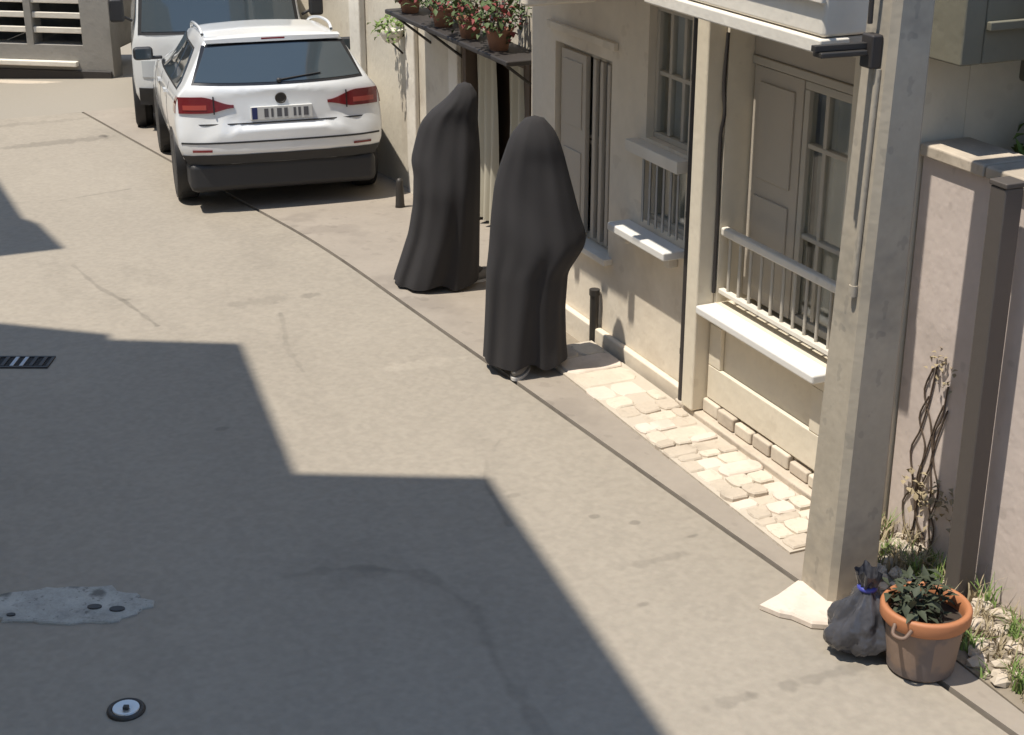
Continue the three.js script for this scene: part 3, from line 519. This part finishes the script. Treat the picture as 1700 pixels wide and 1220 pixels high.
// ---------- vehicles ----------
const paint = (c) => new THREE.MeshPhysicalMaterial({ color: lin(...c), roughness: 0.38, metalness: 0.15, clearcoat: 0.9, clearcoatRoughness: 0.08 });
const carGlass = new THREE.MeshPhysicalMaterial({ color: lin(0.045, 0.06, 0.07), roughness: 0.06, clearcoat: 1, clearcoatRoughness: 0.02 });
function gridGeo(nu, nv, f, skirt) {                        // f(u, v) -> [x, y, z]; skirt(u, v) -> the same point sunk into the body
  const pos = [], idx = [], W = nu + 1;
  for (let j = 0; j <= nv; j++) for (let i = 0; i <= nu; i++) pos.push(...f(i / nu, j / nv));
  for (let j = 0; j < nv; j++) for (let i = 0; i < nu; i++) { const a = j * W + i; idx.push(a, a + 1, a + W, a + 1, a + W + 1, a + W); }
  if (skirt) {
    const ring = []; for (let i = 0; i <= nu; i++) ring.push([i / nu, 0]); for (let j = 1; j <= nv; j++) ring.push([1, j / nv]); for (let i = nu - 1; i >= 0; i--) ring.push([i / nu, 1]); for (let j = nv - 1; j >= 0; j--) ring.push([0, j / nv]);
    for (let k = 0; k + 1 < ring.length; k++) { const n = pos.length / 3; pos.push(...f(...ring[k]), ...f(...ring[k + 1]), ...skirt(...ring[k]), ...skirt(...ring[k + 1])); idx.push(n, n + 2, n + 1, n + 1, n + 2, n + 3); }
  }
  const g = new THREE.BufferGeometry(); g.setAttribute('position', new THREE.Float32BufferAttribute(pos, 3)); g.setIndex(idx); g.computeVertexNormals(); return g;
}
function shell(p) {
  const half = (s) => {
    const T = p.top(s), Bt = Math.min(p.belt, T - 0.03), w = p.w(s), wr = lerp(w * 0.9, p.wr, ss(0, 0.3, T - Bt)), b = p.bot, h = [];
    h.push([0, b], [w * 0.5, b], [w * 0.86, b + 0.005], [w * 0.95, b + 0.05], [w * 0.985, b + 0.14], [w, lerp(b, Bt, 0.45)], [w, lerp(b, Bt, 0.65)], [w * 0.985, lerp(b, Bt, 0.85)], [w * 0.955, Bt]);
    for (const u of [0.2, 0.4, 0.6, 0.8]) h.push([lerp(w * 0.94, wr, Math.pow(u, 0.95)), lerp(Bt, T - 0.07, u)]);
    h.push([wr, T - 0.065], [wr - 0.025, T - 0.03], [wr - 0.07, T - 0.008], [wr * 0.7, T + 0.006], [wr * 0.35, T + 0.016], [0, T + 0.02]);
    return h;
  };
  const ring = (s) => { const h = half(s); return [...h, ...h.slice(1, -1).reverse().map(([x, y]) => [-x, y])]; };
  const NS = 44, pos = [], idx = [], n = ring(0).length;
  const S = (t, x, y) => lerp(p.rear(x, y), p.L - p.front(x, y), t);
  for (let i = 0; i <= NS; i++) { const t = i / NS; for (const [x, y] of ring(t * p.L)) pos.push(x, y, -S(t, x, y)); }
  for (let i = 0; i < NS; i++) for (let j = 0; j < n; j++) { const a = i * n + j, b = i * n + (j + 1) % n; idx.push(a, b, a + n, b, b + n, a + n); }
  for (const end of [0, 1]) {                                // end caps follow the rear and front surfaces
    const r = ring(end * p.L), cy = (p.bot + p.top(end * p.L)) / 2, K = 44; let base = end ? NS * n : 0;
    for (let k = 1; k <= K; k++) {
      const q = 1 - k / K, st = pos.length / 3;
      for (const [x, y] of r) { const X = x * q, Y = cy + (y - cy) * q; pos.push(X, Y, -S(end, X, Y)); }
      for (let j = 0; j < n; j++) { const a = base + j, b = base + (j + 1) % n, c = st + j, d = st + (j + 1) % n; end ? idx.push(a, b, c, b, d, c) : idx.push(a, c, b, b, c, d); }
      base = st;
    }
  }
  const g = new THREE.BufferGeometry(); g.setAttribute('position', new THREE.Float32BufferAttribute(pos, 3)); g.setIndex(idx); g.computeVertexNormals();
  const sideX = (s, y) => { const h = half(s); for (let k = 3; k + 1 < h.length; k++) if (y >= h[k][1] && y <= h[k + 1][1]) { const t = (y - h[k][1]) / Math.max(1e-6, h[k + 1][1] - h[k][1]); return lerp(h[k][0], h[k + 1][0], t); } return h[3][0]; };
  const onRear = (fx, fy, off, nu = 14, nv = 8) => gridGeo(nu, nv, (u, v) => { const x = fx(u, v), y = fy(u, v); return [x, y, -p.rear(x, y) + off]; }, (u, v) => { const x = fx(u, v), y = fy(u, v); return [x, y, -p.rear(x, y) - 0.02]; });
  const shear = (s, x, y) => { const t = s / p.L; return S(t, x, y); };
  const onSide = (sg, fs, fy, off, nu = 10, nv = 6) => { const P = (o) => (u, v) => { const s = fs(u, v), y = fy(u, v), x = sideX(s, y); return [sg * (x + o), y, -shear(s, x, y)]; }; return gridGeo(nu, nv, P(off), P(-0.02)); };
  return { g, onRear, onSide, sideX, shear, ring };
}
function wheel(parent, x, y, z, r, sg) {
  const prof = [[r * 0.6, -0.09], [r * 0.86, -0.1], [r * 0.97, -0.085], [r, -0.05], [r, 0.05], [r * 0.97, 0.085], [r * 0.86, 0.1], [r * 0.6, 0.09]].map((p) => new THREE.Vector2(...p));
  const w = new THREE.Mesh(uvm(new THREE.LatheGeometry(prof, 32).rotateZ(Math.PI / 2).translate(x, y, z)), M.rubber); w.name = 'wheel'; parent.add(w);
  const rim = [new THREE.CylinderGeometry(r * 0.61, r * 0.61, 0.05, 28).rotateZ(Math.PI / 2).translate(x + sg * 0.03, y, z)];
  mesh('rim', rim, M.dark, w);
  for (let k = 0; k < 5; k++) { const a = k / 5 * Math.PI * 2; mesh('spoke', cylBetween([x + sg * 0.06, y, z], [x + sg * 0.065, y + Math.sin(a) * r * 0.58, z + Math.cos(a) * r * 0.58], 0.034, 0.026, 6), M.steel, w); }
  mesh('hub_cap', new THREE.CylinderGeometry(0.055, 0.06, 0.03, 16).rotateZ(Math.PI / 2).translate(x + sg * 0.075, y, z), M.steel, w);
  return w;
}
{
  const cz = -12.98, turn = THREE.MathUtils.degToRad(-8.5);
  const C = thing('parked_car', 'white estate car seen from behind, parked along the right-hand side', 'car', [3.67, GZ(cz) + 0.13, cz], turn);
  C.rotation.order = 'YXZ'; C.rotation.x = -0.062; C.scale.x = 1.03;
  const silver = paint([0.80, 0.81, 0.81]);
  const ltop = [[0, 1.345], [0.5, 1.355], [1.3, 1.345], [2.0, 1.285], [2.35, 1.21], [2.9, 0.97], [3.2, 0.90], [3.8, 0.80], [4.02, 0.72]];
  const top = (s) => { for (let i = 0; i + 1 < ltop.length; i++) if (s <= ltop[i + 1][0]) return lerp(ltop[i][1], ltop[i + 1][1], ss(0, 1, (s - ltop[i][0]) / (ltop[i + 1][0] - ltop[i][0])) * 0.5 + 0.5 * (s - ltop[i][0]) / (ltop[i + 1][0] - ltop[i][0])); return 0.72; };
  const rear = (x, y) => {
    const q = Math.abs(x) / 0.89, cx = 0.06 * q * q + 0.12 * Math.pow(q, 6);
    let s = 0.01 + 0.05 * (1 - ss(0.30, 0.42, y)) + 0.045 * ss(0.585, 0.645, y) + 0.015 * ss(0.65, 0.9, y);
    if (y > 0.93) s += (y - 0.93) * 0.82;
    return s + cx * (1 - 0.6 * ss(1.0, 1.35, y));
  };
  const p = { L: 4.02, w: (s) => 0.875 + 0.02 * Math.sin(Math.PI * s / 4.02) - 0.10 * Math.pow(clamp((s - 3.4) / 0.62), 2), wr: 0.60, bot: 0.30, belt: 0.90, top, rear, front: (x, y) => 0.25 * Math.pow(Math.abs(x) / 0.88, 2) + 0.05 * Math.abs(y - 0.55) };
  const H = shell(p);
  mesh('body', H.g, silver, C);
  const black = std({ color: lin(0.025, 0.025, 0.027), roughness: 0.55 }), gloss = std({ color: lin(0.02, 0.02, 0.022), roughness: 0.2 });
  // tailgate glass with its black surround
  const wl = (v) => lerp(0.70, 0.575, v), yb = (u) => 0.985 - 0.0 * u + 0.02 * Math.pow(2 * u - 1, 2), yt = (u) => 1.285 - 0.015 * Math.pow(2 * u - 1, 2);
  mesh('window_surround', H.onRear((u, v) => (2 * u - 1) * (wl(v) + 0.025), (u, v) => lerp(yb(u) - 0.022, yt(u) + 0.02, v), 0.004, 20, 8), gloss, C);
  const rw = mesh('rear_window', H.onRear((u, v) => (2 * u - 1) * wl(v), (u, v) => lerp(yb(u), yt(u), v), 0.009, 20, 8), carGlass, C);
  mesh('wiper', [cylBetween([0.0, 1.0, -rear(0, 1.0) + 0.02], [0.36, 1.04, -rear(0.36, 1.04) + 0.02], 0.008, 0.006, 6), new THREE.SphereGeometry(0.022, 10, 8).translate(0, 0.995, -rear(0, 0.995) + 0.012)], black, rw);
  const sp = mesh('spoiler', gridGeo(20, 4, (u, v) => { const x = (2 * u - 1) * 0.575, y = 1.355 - 0.012 * Math.pow(2 * u - 1, 2) - 0.018 * Math.pow(v - 0.3, 2); return [x, y, -rear(x, 1.34) + lerp(-0.10, 0.06, v)]; }, (u, v) => { const x = (2 * u - 1) * 0.56; return [x, 1.305, -rear(x, 1.30) + lerp(-0.1, 0.03, v)]; }), silver, C);
  mesh('brake_light', bb(-0.10, 0.10, 1.322, 1.338, -rear(0, 1.33) + 0.03, -rear(0, 1.33) + 0.054, 0.003), std({ color: lin(0.22, 0.01, 0.015), roughness: 0.3 }), sp);
  for (const sg of [-1, 1]) mesh('roof_rail', tube([[sg * 0.56, 1.345, -0.72], [sg * 0.565, 1.38, -0.85], [sg * 0.57, 1.375, -1.5], [sg * 0.55, 1.31, -2.0], [sg * 0.54, 1.25, -2.15]], 0.014, 6, 24), silver, C);
  // tail lamps: outer block on the wing, inner block tapering into the tailgate
  const red = new THREE.MeshPhysicalMaterial({ color: lin(0.17, 0.010, 0.014), roughness: 0.22, clearcoat: 1, clearcoatRoughness: 0.03 }), redL = new THREE.MeshPhysicalMaterial({ color: lin(0.38, 0.06, 0.045), roughness: 0.3, clearcoat: 1 });
  for (const sg of [-1, 1]) {
    const t = mesh('tail_light', H.onRear((u, v) => sg * lerp(0.395 + 0.0 * v, 0.845, u), (u, v) => lerp(lerp(0.785, 0.745, ss(0, 0.5, u)), lerp(0.81, 0.885, ss(0, 0.6, u)), v), 0.012, 16, 6), red, C);
    mesh('lamp_lens', H.onRear((u, v) => sg * lerp(0.62, 0.81, u), (u, v) => lerp(0.775, 0.815, v), 0.0165, 8, 3), redL, t);
    mesh('lamp_divider', H.onRear((u, v) => sg * lerp(0.555, 0.565, u), (u, v) => lerp(0.735, 0.885, v), 0.0145, 2, 6), gloss, t);
    mesh('side_lamp', H.onSide(sg, (u, v) => lerp(0.0, 0.2 - 0.06 * v, u), (u, v) => lerp(0.745, 0.875, v), 0.006, 6, 4), red, t);
  }
  // tailgate edge lines, badge, plate, lower bumper
  mesh('tailgate_gap', H.onRear((u, v) => (2 * u - 1) * 0.80, (u, v) => lerp(0.642, 0.652, v), 0.010, 60, 1), black, C);
  mesh('badge', [new THREE.TorusGeometry(0.042, 0.007, 8, 24).translate(0, 0.85, -rear(0, 0.85) + 0.008), new THREE.CylinderGeometry(0.036, 0.036, 0.008, 20).rotateX(Math.PI / 2).translate(0, 0.85, -rear(0, 0.85) + 0.005)], M.iron, C);
  const pl = mesh('number_plate', bb(-0.26, 0.26, 0.672, 0.785, -rear(0, 0.7) - 0.01, -rear(0, 0.7) + 0.014, 0.004), std({ color: lin(0.62, 0.62, 0.60), roughness: 0.5 }), C);
  const zf = -rear(0, 0.7) + 0.0155;
  mesh('plate_band', bb(-0.25, -0.205, 0.678, 0.779, zf - 0.003, zf, 0), std({ color: lin(0.02, 0.03, 0.12), roughness: 0.5 }), pl);
  [[-0.13, 0.035], [-0.08, 0.02], [-0.02, 0.04], [0.035, 0.03], [0.11, 0.022], [0.15, 0.022], [0.205, 0.04]].forEach(([x, w], i) => mesh('plate_mark', bb(x - w / 2, x + w / 2, 0.692, 0.766, zf - 0.002, zf + 0.0005, 0), std({ color: lin(0.10, 0.10, 0.11), roughness: 0.6 }), pl));
  mesh('lower_bumper', H.onRear((u, v) => (2 * u - 1) * lerp(0.80, 0.845, v), (u, v) => lerp(0.302, 0.385, v), 0.006, 24, 4), black, C);
  mesh('bumper_strip', H.onRear((u, v) => (2 * u - 1) * 0.845, (u, v) => lerp(0.485, 0.50, v), 0.006, 28, 2), black, C);
  for (const sg of [-1, 1]) mesh('reflector', H.onRear((u, v) => sg * lerp(0.60, 0.76, u), (u, v) => lerp(0.415, 0.435, v), 0.009, 8, 2), red, C);
  mesh('underbody', [bb(-0.70, 0.70, 0.10, 0.31, -3.7, -0.5, 0.02), bb(-0.72, 0.72, 0.20, 0.31, -0.5, -0.14, 0.03)], black, C);
  mesh('rear_valance', bb(-0.80, 0.80, 0.05, 0.315, -0.5, -0.11, 0.06), black, C);
  mesh('exhaust', cylBetween([-0.5, 0.11, -0.5], [-0.5, 0.11, -0.2], 0.026, 0.026), M.iron, C);
  // side glass, pillars, doors, mirrors
  for (const sg of [-1, 1]) {
    mesh('side_surround', H.onSide(sg, (u, v) => lerp(lerp(0.28, 0.45, v), lerp(2.85, 2.25, v), u), (u, v) => lerp(0.915, 1.235, v), 0.004, 24, 6), gloss, C);
    for (const [a, b, c, d] of [[0.34, 0.98, 0.52, 1.0], [1.06, 1.82, 1.07, 1.74], [1.89, 2.74, 1.82, 2.2]]) mesh('side_window', H.onSide(sg, (u, v) => lerp(lerp(a, c, v), lerp(b, d, v), u), (u, v) => lerp(0.93, 1.22, v), 0.009, 10, 6), carGlass, C);
    for (const s of [1.02, 1.86, 2.88]) mesh('door_gap', H.onSide(sg, (u) => lerp(s - 0.005, s + 0.005, u), (u, v) => lerp(0.36, 0.90, v), 0.002, 1, 8), black, C);
    for (const s of [1.12, 1.96]) mesh('door_handle', H.onSide(sg, (u) => lerp(s, s + 0.16, u), (u, v) => lerp(0.79, 0.815, v), 0.022, 6, 2), silver, C);
    mesh('sill_trim', H.onSide(sg, (u) => lerp(1.05, 2.9, u), (u, v) => lerp(0.34, 0.40, v), 0.006, 10, 2), black, C);
    for (const s of [0.82, 3.25]) {
      const a = new THREE.CylinderGeometry(0.345, 0.345, 0.12, 32).rotateZ(Math.PI / 2).translate(sg * 0.822, 0.235, -s); mesh('wheel_arch', a, black, C);
      wheel(C, sg * 0.785, 0.185, -s, 0.31, sg);
    }
    const mx = sg * (0.93), mr = mesh('wing_mirror', [new RoundedBoxGeometry(0.19, 0.13, 0.10, 3, 0.04).translate(mx + sg * 0.06, 0.98, -2.62), bb(Math.min(mx - sg * 0.12, mx), Math.max(mx - sg * 0.12, mx), 0.92, 0.95, -2.65, -2.59, 0.008)], black, C);
    mesh('mirror_glass', bb(mx + sg * 0.06 - 0.075, mx + sg * 0.06 + 0.075, 0.93, 1.03, -2.568, -2.564, 0.002), carGlass, mr);
  }
  mesh('windscreen', gridGeo(12, 6, (u, v) => { const s = lerp(2.42, 2.86, v), x = (2 * u - 1) * lerp(0.52, 0.62, v); return [x, top(s) + 0.027 - 0.02 * Math.pow(2 * u - 1, 2), -H.shear(s, x, top(s))]; }, (u, v) => { const s = lerp(2.42, 2.86, v), x = (2 * u - 1) * 0.5; return [x, top(s) - 0.02, -H.shear(s, x, top(s))]; }), carGlass, C);
}
{
  const vz = -17.18;
  const V = thing('white_van', 'white flat-nosed van with a large windscreen, parked beyond the car', 'van', [4.20, GZ(vz) - 0.02, vz], THREE.MathUtils.degToRad(-11));
  V.rotation.order = 'YXZ'; V.rotation.x = -0.058;
  const white = paint([0.74, 0.75, 0.74]);
  const top = (s) => 2.02 + 0.05 * Math.sin(Math.PI * clamp(s / 4.6));
  const rear = (x, y) => 0.10 * Math.pow(Math.abs(x) / 0.95, 2) + 0.1 * Math.pow(Math.abs(x) / 0.95, 8) + (y > 1.08 ? (y - 1.08) * 0.36 : 0) + 0.05 * (1 - ss(0.35, 0.5, y)) + (y < 1.08 ? 0.0 : 0.0);
  const H = shell({ L: 4.6, w: () => 0.98, wr: 0.82, bot: 0.32, belt: 1.10, top, rear, front: () => 0.05 });
  mesh('body', H.g, white, V);
  const black = std({ color: lin(0.02, 0.02, 0.022), roughness: 0.5 });
  const wl = (v) => lerp(0.88, 0.80, v);
  mesh('window_surround', H.onRear((u, v) => (2 * u - 1) * (wl(v) + 0.015), (u, v) => lerp(1.10, 1.86, v), 0.004, 20, 8), black, V);
  const ws = mesh('windscreen', H.onRear((u, v) => (2 * u - 1) * (wl(v) - 0.025), (u, v) => lerp(1.135, 1.83, v), 0.009, 20, 8), carGlass, V);
  for (const x of [-0.25, 0.35]) mesh('wiper', cylBetween([x, 1.12, -rear(x, 1.12) + 0.02], [x + 0.45, 1.17, -rear(x + 0.45, 1.17) + 0.02], 0.008, 0.006, 6), black, ws);
  mesh('front_bumper', H.onRear((u, v) => (2 * u - 1) * 0.93, (u, v) => lerp(0.33, 0.52, v), 0.03, 24, 4), black, V);
  mesh('front_grille', H.onRear((u, v) => (2 * u - 1) * 0.45, (u, v) => lerp(0.66, 0.80, v), 0.008, 12, 3), black, V);
  for (const sg of [-1, 1]) {
    mesh('headlight', H.onRear((u, v) => sg * lerp(0.55, 0.88, u), (u, v) => lerp(0.64, 0.82, v), 0.012, 8, 4), new THREE.MeshPhysicalMaterial({ color: lin(0.5, 0.52, 0.53), roughness: 0.15, clearcoat: 1 }), V);
    mesh('side_window', H.onSide(sg, (u, v) => lerp(0.12 + 0.1 * v, 1.1, u), (u, v) => lerp(1.14, 1.78, v), 0.006, 10, 6), carGlass, V);
    mesh('door_gap', H.onSide(sg, (u) => lerp(1.18, 1.192, u), (u, v) => lerp(0.45, 1.85, v), 0.003, 1, 10), black, V);
    mesh('wing_mirror', [new RoundedBoxGeometry(0.16, 0.26, 0.10, 3, 0.035).translate(sg * 1.10, 1.36, -0.30), cylBetween([sg * 0.94, 1.24, -0.34], [sg * 1.06, 1.30, -0.31], 0.016, 0.016, 6)], black, V);
    for (const s of [0.75, 3.7]) { mesh('wheel_arch', new THREE.CylinderGeometry(0.37, 0.37, 0.1, 30).rotateZ(Math.PI / 2).translate(sg * 0.935, 0.32, -s), black, V); wheel(V, sg * 0.9, 0.32, -s, 0.32, sg); }
  }
  mesh('underbody', bb(-0.8, 0.8, 0.2, 0.33, -4.4, -0.3, 0.02), black, V);
}

// ---------- two cloaked walkers ----------
const skinC = [0.42, 0.26, 0.18], clothC = [0.03, 0.028, 0.03];
const cloakMat = std({ color: lin(0.026, 0.024, 0.025), roughness: 0.9, bumpMap: tex(256, 256, 0.05, 0.05, (u, v) => 0.5 + 0.25 * Math.sin(u * 6.283 * 16) + 0.25 * Math.sin(v * 6.283 * 16), false), bumpScale: 0.0004, side: THREE.DoubleSide });
function bodyMesh(J, half) {                                // joints -> one smooth skin
  const N = 110, mc = new MarchingCubes(N, new THREE.MeshStandardMaterial(), false, false, 120000);
  const bones = J.map(([a, b, ra, rb]) => ({ a: new THREE.Vector3(...a), b: new THREE.Vector3(...b), ra, rb }));
  const hs = N / 2, P = new THREE.Vector3(), ab = new THREE.Vector3(), ap = new THREE.Vector3();
  for (let k = 0; k < N; k++) for (let j = 0; j < N; j++) for (let i = 0; i < N; i++) {
    P.set((i - hs) / hs * half, (j - hs) / hs * half + half * 0.96, (k - hs) / hs * half); let d = 9;
    for (const B of bones) { ab.subVectors(B.b, B.a); ap.subVectors(P, B.a); const t = clamp(ap.dot(ab) / Math.max(1e-6, ab.lengthSq())), q = ap.addScaledVector(ab, -t).length() - lerp(B.ra, B.rb, t), h = Math.max(0.035 - Math.abs(d - q), 0) / 0.035; d = Math.min(d, q) - h * h * 0.035 * 0.25; }
    mc.field[i + j * N + k * N * N] = -d;
  }
  mc.isolation = 0; mc.update();
  const n = mc.count ?? mc.geometry.drawRange.count, pos = new Float32Array(n * 3), nor = new Float32Array(n * 3), col = new Float32Array(n * 3);
  for (let i = 0; i < n; i++) {
    const x = mc.positionArray[i * 3] * half, y = mc.positionArray[i * 3 + 1] * half + half * 0.96, z = mc.positionArray[i * 3 + 2] * half;
    pos.set([x, y, z], i * 3); nor.set(mc.normalArray.subarray(i * 3, i * 3 + 3), i * 3);
  }
  const g = new THREE.BufferGeometry(); g.setAttribute('position', new THREE.BufferAttribute(pos, 3)); g.setAttribute('normal', new THREE.BufferAttribute(nor, 3)); g.setAttribute('color', new THREE.BufferAttribute(col, 3));
  return g;
}
function walker(label, pos, outline, pxm, x0, feetY, H, headPx, depth, step, faceDir) {
  const W = thing('person', label, 'person', pos, -YAW);
  // outline rows [pixel height, left, right] -> rings in metres
  const rows = outline.map(([y, l, r]) => ({ h: (feetY - y) / (feetY - headPx) * H, c: ((l + r) / 2 - x0) / pxm, a: (r - l) / 2 / pxm })).reverse();
  const at = (h) => { for (let i = 0; i + 1 < rows.length; i++) if (h <= rows[i + 1].h) { const t = clamp((h - rows[i].h) / (rows[i + 1].h - rows[i].h)); return { c: lerp(rows[i].c, rows[i + 1].c, t), a: lerp(rows[i].a, rows[i + 1].a, t) }; } return rows[rows.length - 1]; };
  const sm = (h) => { let c = 0, a = 0; for (const d of [-0.03, 0, 0.03]) { const q = at(clamp(h + d, rows[0].h, rows[rows.length - 1].h)); c += q.c / 3; a += q.a / 3; } return { c, a }; };
  const NJ = 72, NI = 96, P = [], idx = [], h0 = rows[0].h, h1 = rows[rows.length - 1].h;
  for (let j = 0; j <= NJ; j++) {
    const v = j / NJ, h = lerp(h0, h1, v), q = sm(h), low = 1 - v;
    for (let i = 0; i <= NI; i++) {
      const t = i / NI * Math.PI * 2, ct = Math.cos(t), st = Math.sin(t);
      const fold = (Math.sin(t * 7 + 1.3 + 0.6 * Math.sin(v * 5)) * 0.5 + Math.sin(t * 13 + v * 3 + faceDir) * 0.3 + Math.sin(t * 4 + v * 6) * 0.35) * (0.008 + 0.030 * low * low) * Math.pow(clamp((1 - v) * 4), 0.7);
      const drape = 0.008 * Math.sin(v * 17 + ct * 3.2 + st * 2 + faceDir) * ss(0.35, 0.7, v) * (1 - ss(0.78, 0.9, v));
      const b = depth(v) + fold + drape, a = q.a + fold * 0.35 * (1 - Math.pow(Math.abs(ct), 8));
      const hem = j === 0 ? 0.012 * Math.sin(t * 5) + 0.008 * Math.sin(t * 9 + 1) : 0;
      P.push(q.c + Math.sign(ct) * Math.pow(Math.abs(ct), 0.92) * a, h + hem, Math.sign(st) * Math.pow(Math.abs(st), 0.92) * b + step(v));
    }
  }
  const face = (j, i) => { const h = lerp(h0, h1, j / NJ), d = Math.abs(((i / NI * Math.PI * 2 - faceDir + Math.PI * 3) % (Math.PI * 2)) - Math.PI); return h > H - 0.235 && h < H - 0.075 && d < 0.62; };
  for (let j = 0; j < NJ; j++) for (let i = 0; i < NI; i++) { if (face(j, i)) continue; const a = j * (NI + 1) + i; idx.push(a, a + NI + 1, a + 1, a + 1, a + NI + 1, a + NI + 2); }
  const top = P.length / 3, qt = sm(h1); P.push(qt.c, h1 + 0.018, step(1));
  for (let i = 0; i < NI; i++) idx.push(NJ * (NI + 1) + i, top, NJ * (NI + 1) + i + 1);
  const g = new THREE.BufferGeometry(); g.setAttribute('position', new THREE.Float32BufferAttribute(P, 3)); g.setIndex(idx); g.computeVertexNormals();
  // body inside the cloak
  const cx = (h) => sm(clamp(h, h0, h1)).c, hx = cx(H - 0.11), zt = step(1), fx = Math.cos(faceDir), fz = Math.sin(faceDir), hipX = cx(H * 0.5), s = H / 1.63;
  const head = [hx, H - 0.125, zt], chest = [lerp(cx(H * 0.72), hx, 0.35), H * 0.72, step(0.72)], hip = [hipX, H * 0.5, step(0.5)];
  const J = [[[head[0], H - 0.10, zt], [head[0] + fx * 0.012, H - 0.165, zt + fz * 0.012], 0.082 * s, 0.066 * s], [[head[0] + fx * 0.075, H - 0.125, zt + fz * 0.075], [head[0] + fx * 0.098, H - 0.15, zt + fz * 0.098], 0.009, 0.013], [[head[0] + fx * 0.06, H - 0.205, zt + fz * 0.06], [head[0] + fx * 0.065, H - 0.21, zt + fz * 0.065], 0.024, 0.024],
    [[head[0], H - 0.17, zt], chest, 0.05, 0.07], [chest, hip, 0.095 * s, 0.115 * s]];
  for (const sg of [-1, 1]) {
    const rx = -fz * sg, rz = fx * sg;                      // sideways of the facing direction
    const sh = [chest[0] + rx * 0.085, chest[1] + 0.04, chest[2] + rz * 0.06], el = [chest[0] + rx * 0.13, H * 0.58, chest[2] + rz * 0.09], ha = [chest[0] + rx * 0.05 + fx * 0.14, H * 0.62, chest[2] + rz * 0.05 + fz * 0.14];
    const kn = [hipX + rx * 0.07 + fx * 0.09 * sg, H * 0.27, step(0.3) + rz * 0.07 + fz * 0.09 * sg], an = [hipX + rx * 0.07 + fx * 0.18 * sg, 0.09, step(0) + rz * 0.07 + fz * 0.18 * sg];
    J.push([chest, sh, 0.07, 0.045], [sh, el, 0.045, 0.038], [el, ha, 0.036, 0.026], [hip, kn, 0.085 * s, 0.055 * s], [kn, an, 0.052 * s, 0.036], [an, [an[0] + fx * 0.13, 0.045, an[2] + fz * 0.13], 0.042, 0.03]);
    an.sg = sg; W.userData['ankle' + sg] = an;
  }
  const bg = bodyMesh(J, 0.9), bp = bg.attributes.position, bc = bg.attributes.color;
  for (let i = 0; i < bp.count; i++) { const c = bp.getY(i) > H - 0.27 ? skinC : clothC; bc.setXYZ(i, ...c); }
  const bm = new THREE.Mesh(bg, std({ vertexColors: true, roughness: 0.75 })); bm.name = 'body'; W.add(bm);
  for (const sg of [-1, 1]) {                               // eyes on the face, shoes on the feet
    const ex = head[0] + fx * 0.077 - fz * sg * 0.03, ez = zt + fz * 0.077 + fx * sg * 0.03;
    mesh('eye', new THREE.SphereGeometry(0.009, 10, 8).translate(ex, H - 0.118, ez), M.dark, W);
    const an = W.userData['ankle' + sg]; delete W.userData['ankle' + sg];
    const sg2 = new THREE.SphereGeometry(1, 20, 14); sg2.scale(0.155, 0.05, 0.052); sg2.rotateY(-faceDir); sg2.translate(an[0] + fx * 0.05, 0.052, an[2] + fz * 0.05);
    const sole = new THREE.CylinderGeometry(1, 1, 1, 24); sole.scale(0.155, 0.02, 0.055); sole.rotateY(-faceDir); sole.translate(an[0] + fx * 0.05, 0.011, an[2] + fz * 0.05);
    const shoe = mesh('shoe', sg2, std({ color: lin(0.16, 0.15, 0.14), roughness: 0.6 }), W);
    mesh('sole', sole, std({ color: lin(0.55, 0.53, 0.5), roughness: 0.8 }), shoe);
  }
  const cm = mesh('cloak', g, cloakMat, W);
  return W;
}
const depthFn = (top) => (v) => v > 0.86 ? lerp(0.125, 0.045, Math.pow((v - 0.86) / 0.14, 2.2)) : lerp(top, 0.125, ss(0.45, 0.86, v)) ;
walker('person in long black cloak with elbow out, nearer and taller of two walkers', [3.93, 0.008, -8.55],
  [[196, 874, 897], [201, 864, 907], [210, 855, 915], [225, 845, 924], [250, 836, 933], [275, 827, 940], [300, 820, 947], [350, 814, 961], [378, 812, 971], [395, 811, 972], [415, 809, 960], [440, 806, 943], [500, 804, 939], [560, 801, 941], [588, 799, 944]],
  264, 870, 606, 1.625, 195, depthFn(0.235), (v) => -0.03 * v, -Math.PI / 2 + 0.25);
walker('person in flared black cloak with bowed head, farther and shorter of two walkers', [4.05, 0.0, -10.33],
  [[136, 768, 784], [141, 760, 792], [150, 753, 797], [160, 745, 798], [170, 730, 797], [185, 713, 797], [200, 702, 798], [230, 693, 800], [258, 686, 801], [280, 690, 801], [330, 688, 800], [380, 679, 799], [430, 662, 798], [450, 655, 797], [462, 651, 796]],
  228, 730, 470, 1.50, 135, depthFn(0.25), (v) => 0.0, -0.6);

scene.traverse((o) => { if (o.isMesh) { o.castShadow = true; o.receiveShadow = true; } });
renderer.render(scene, camera);
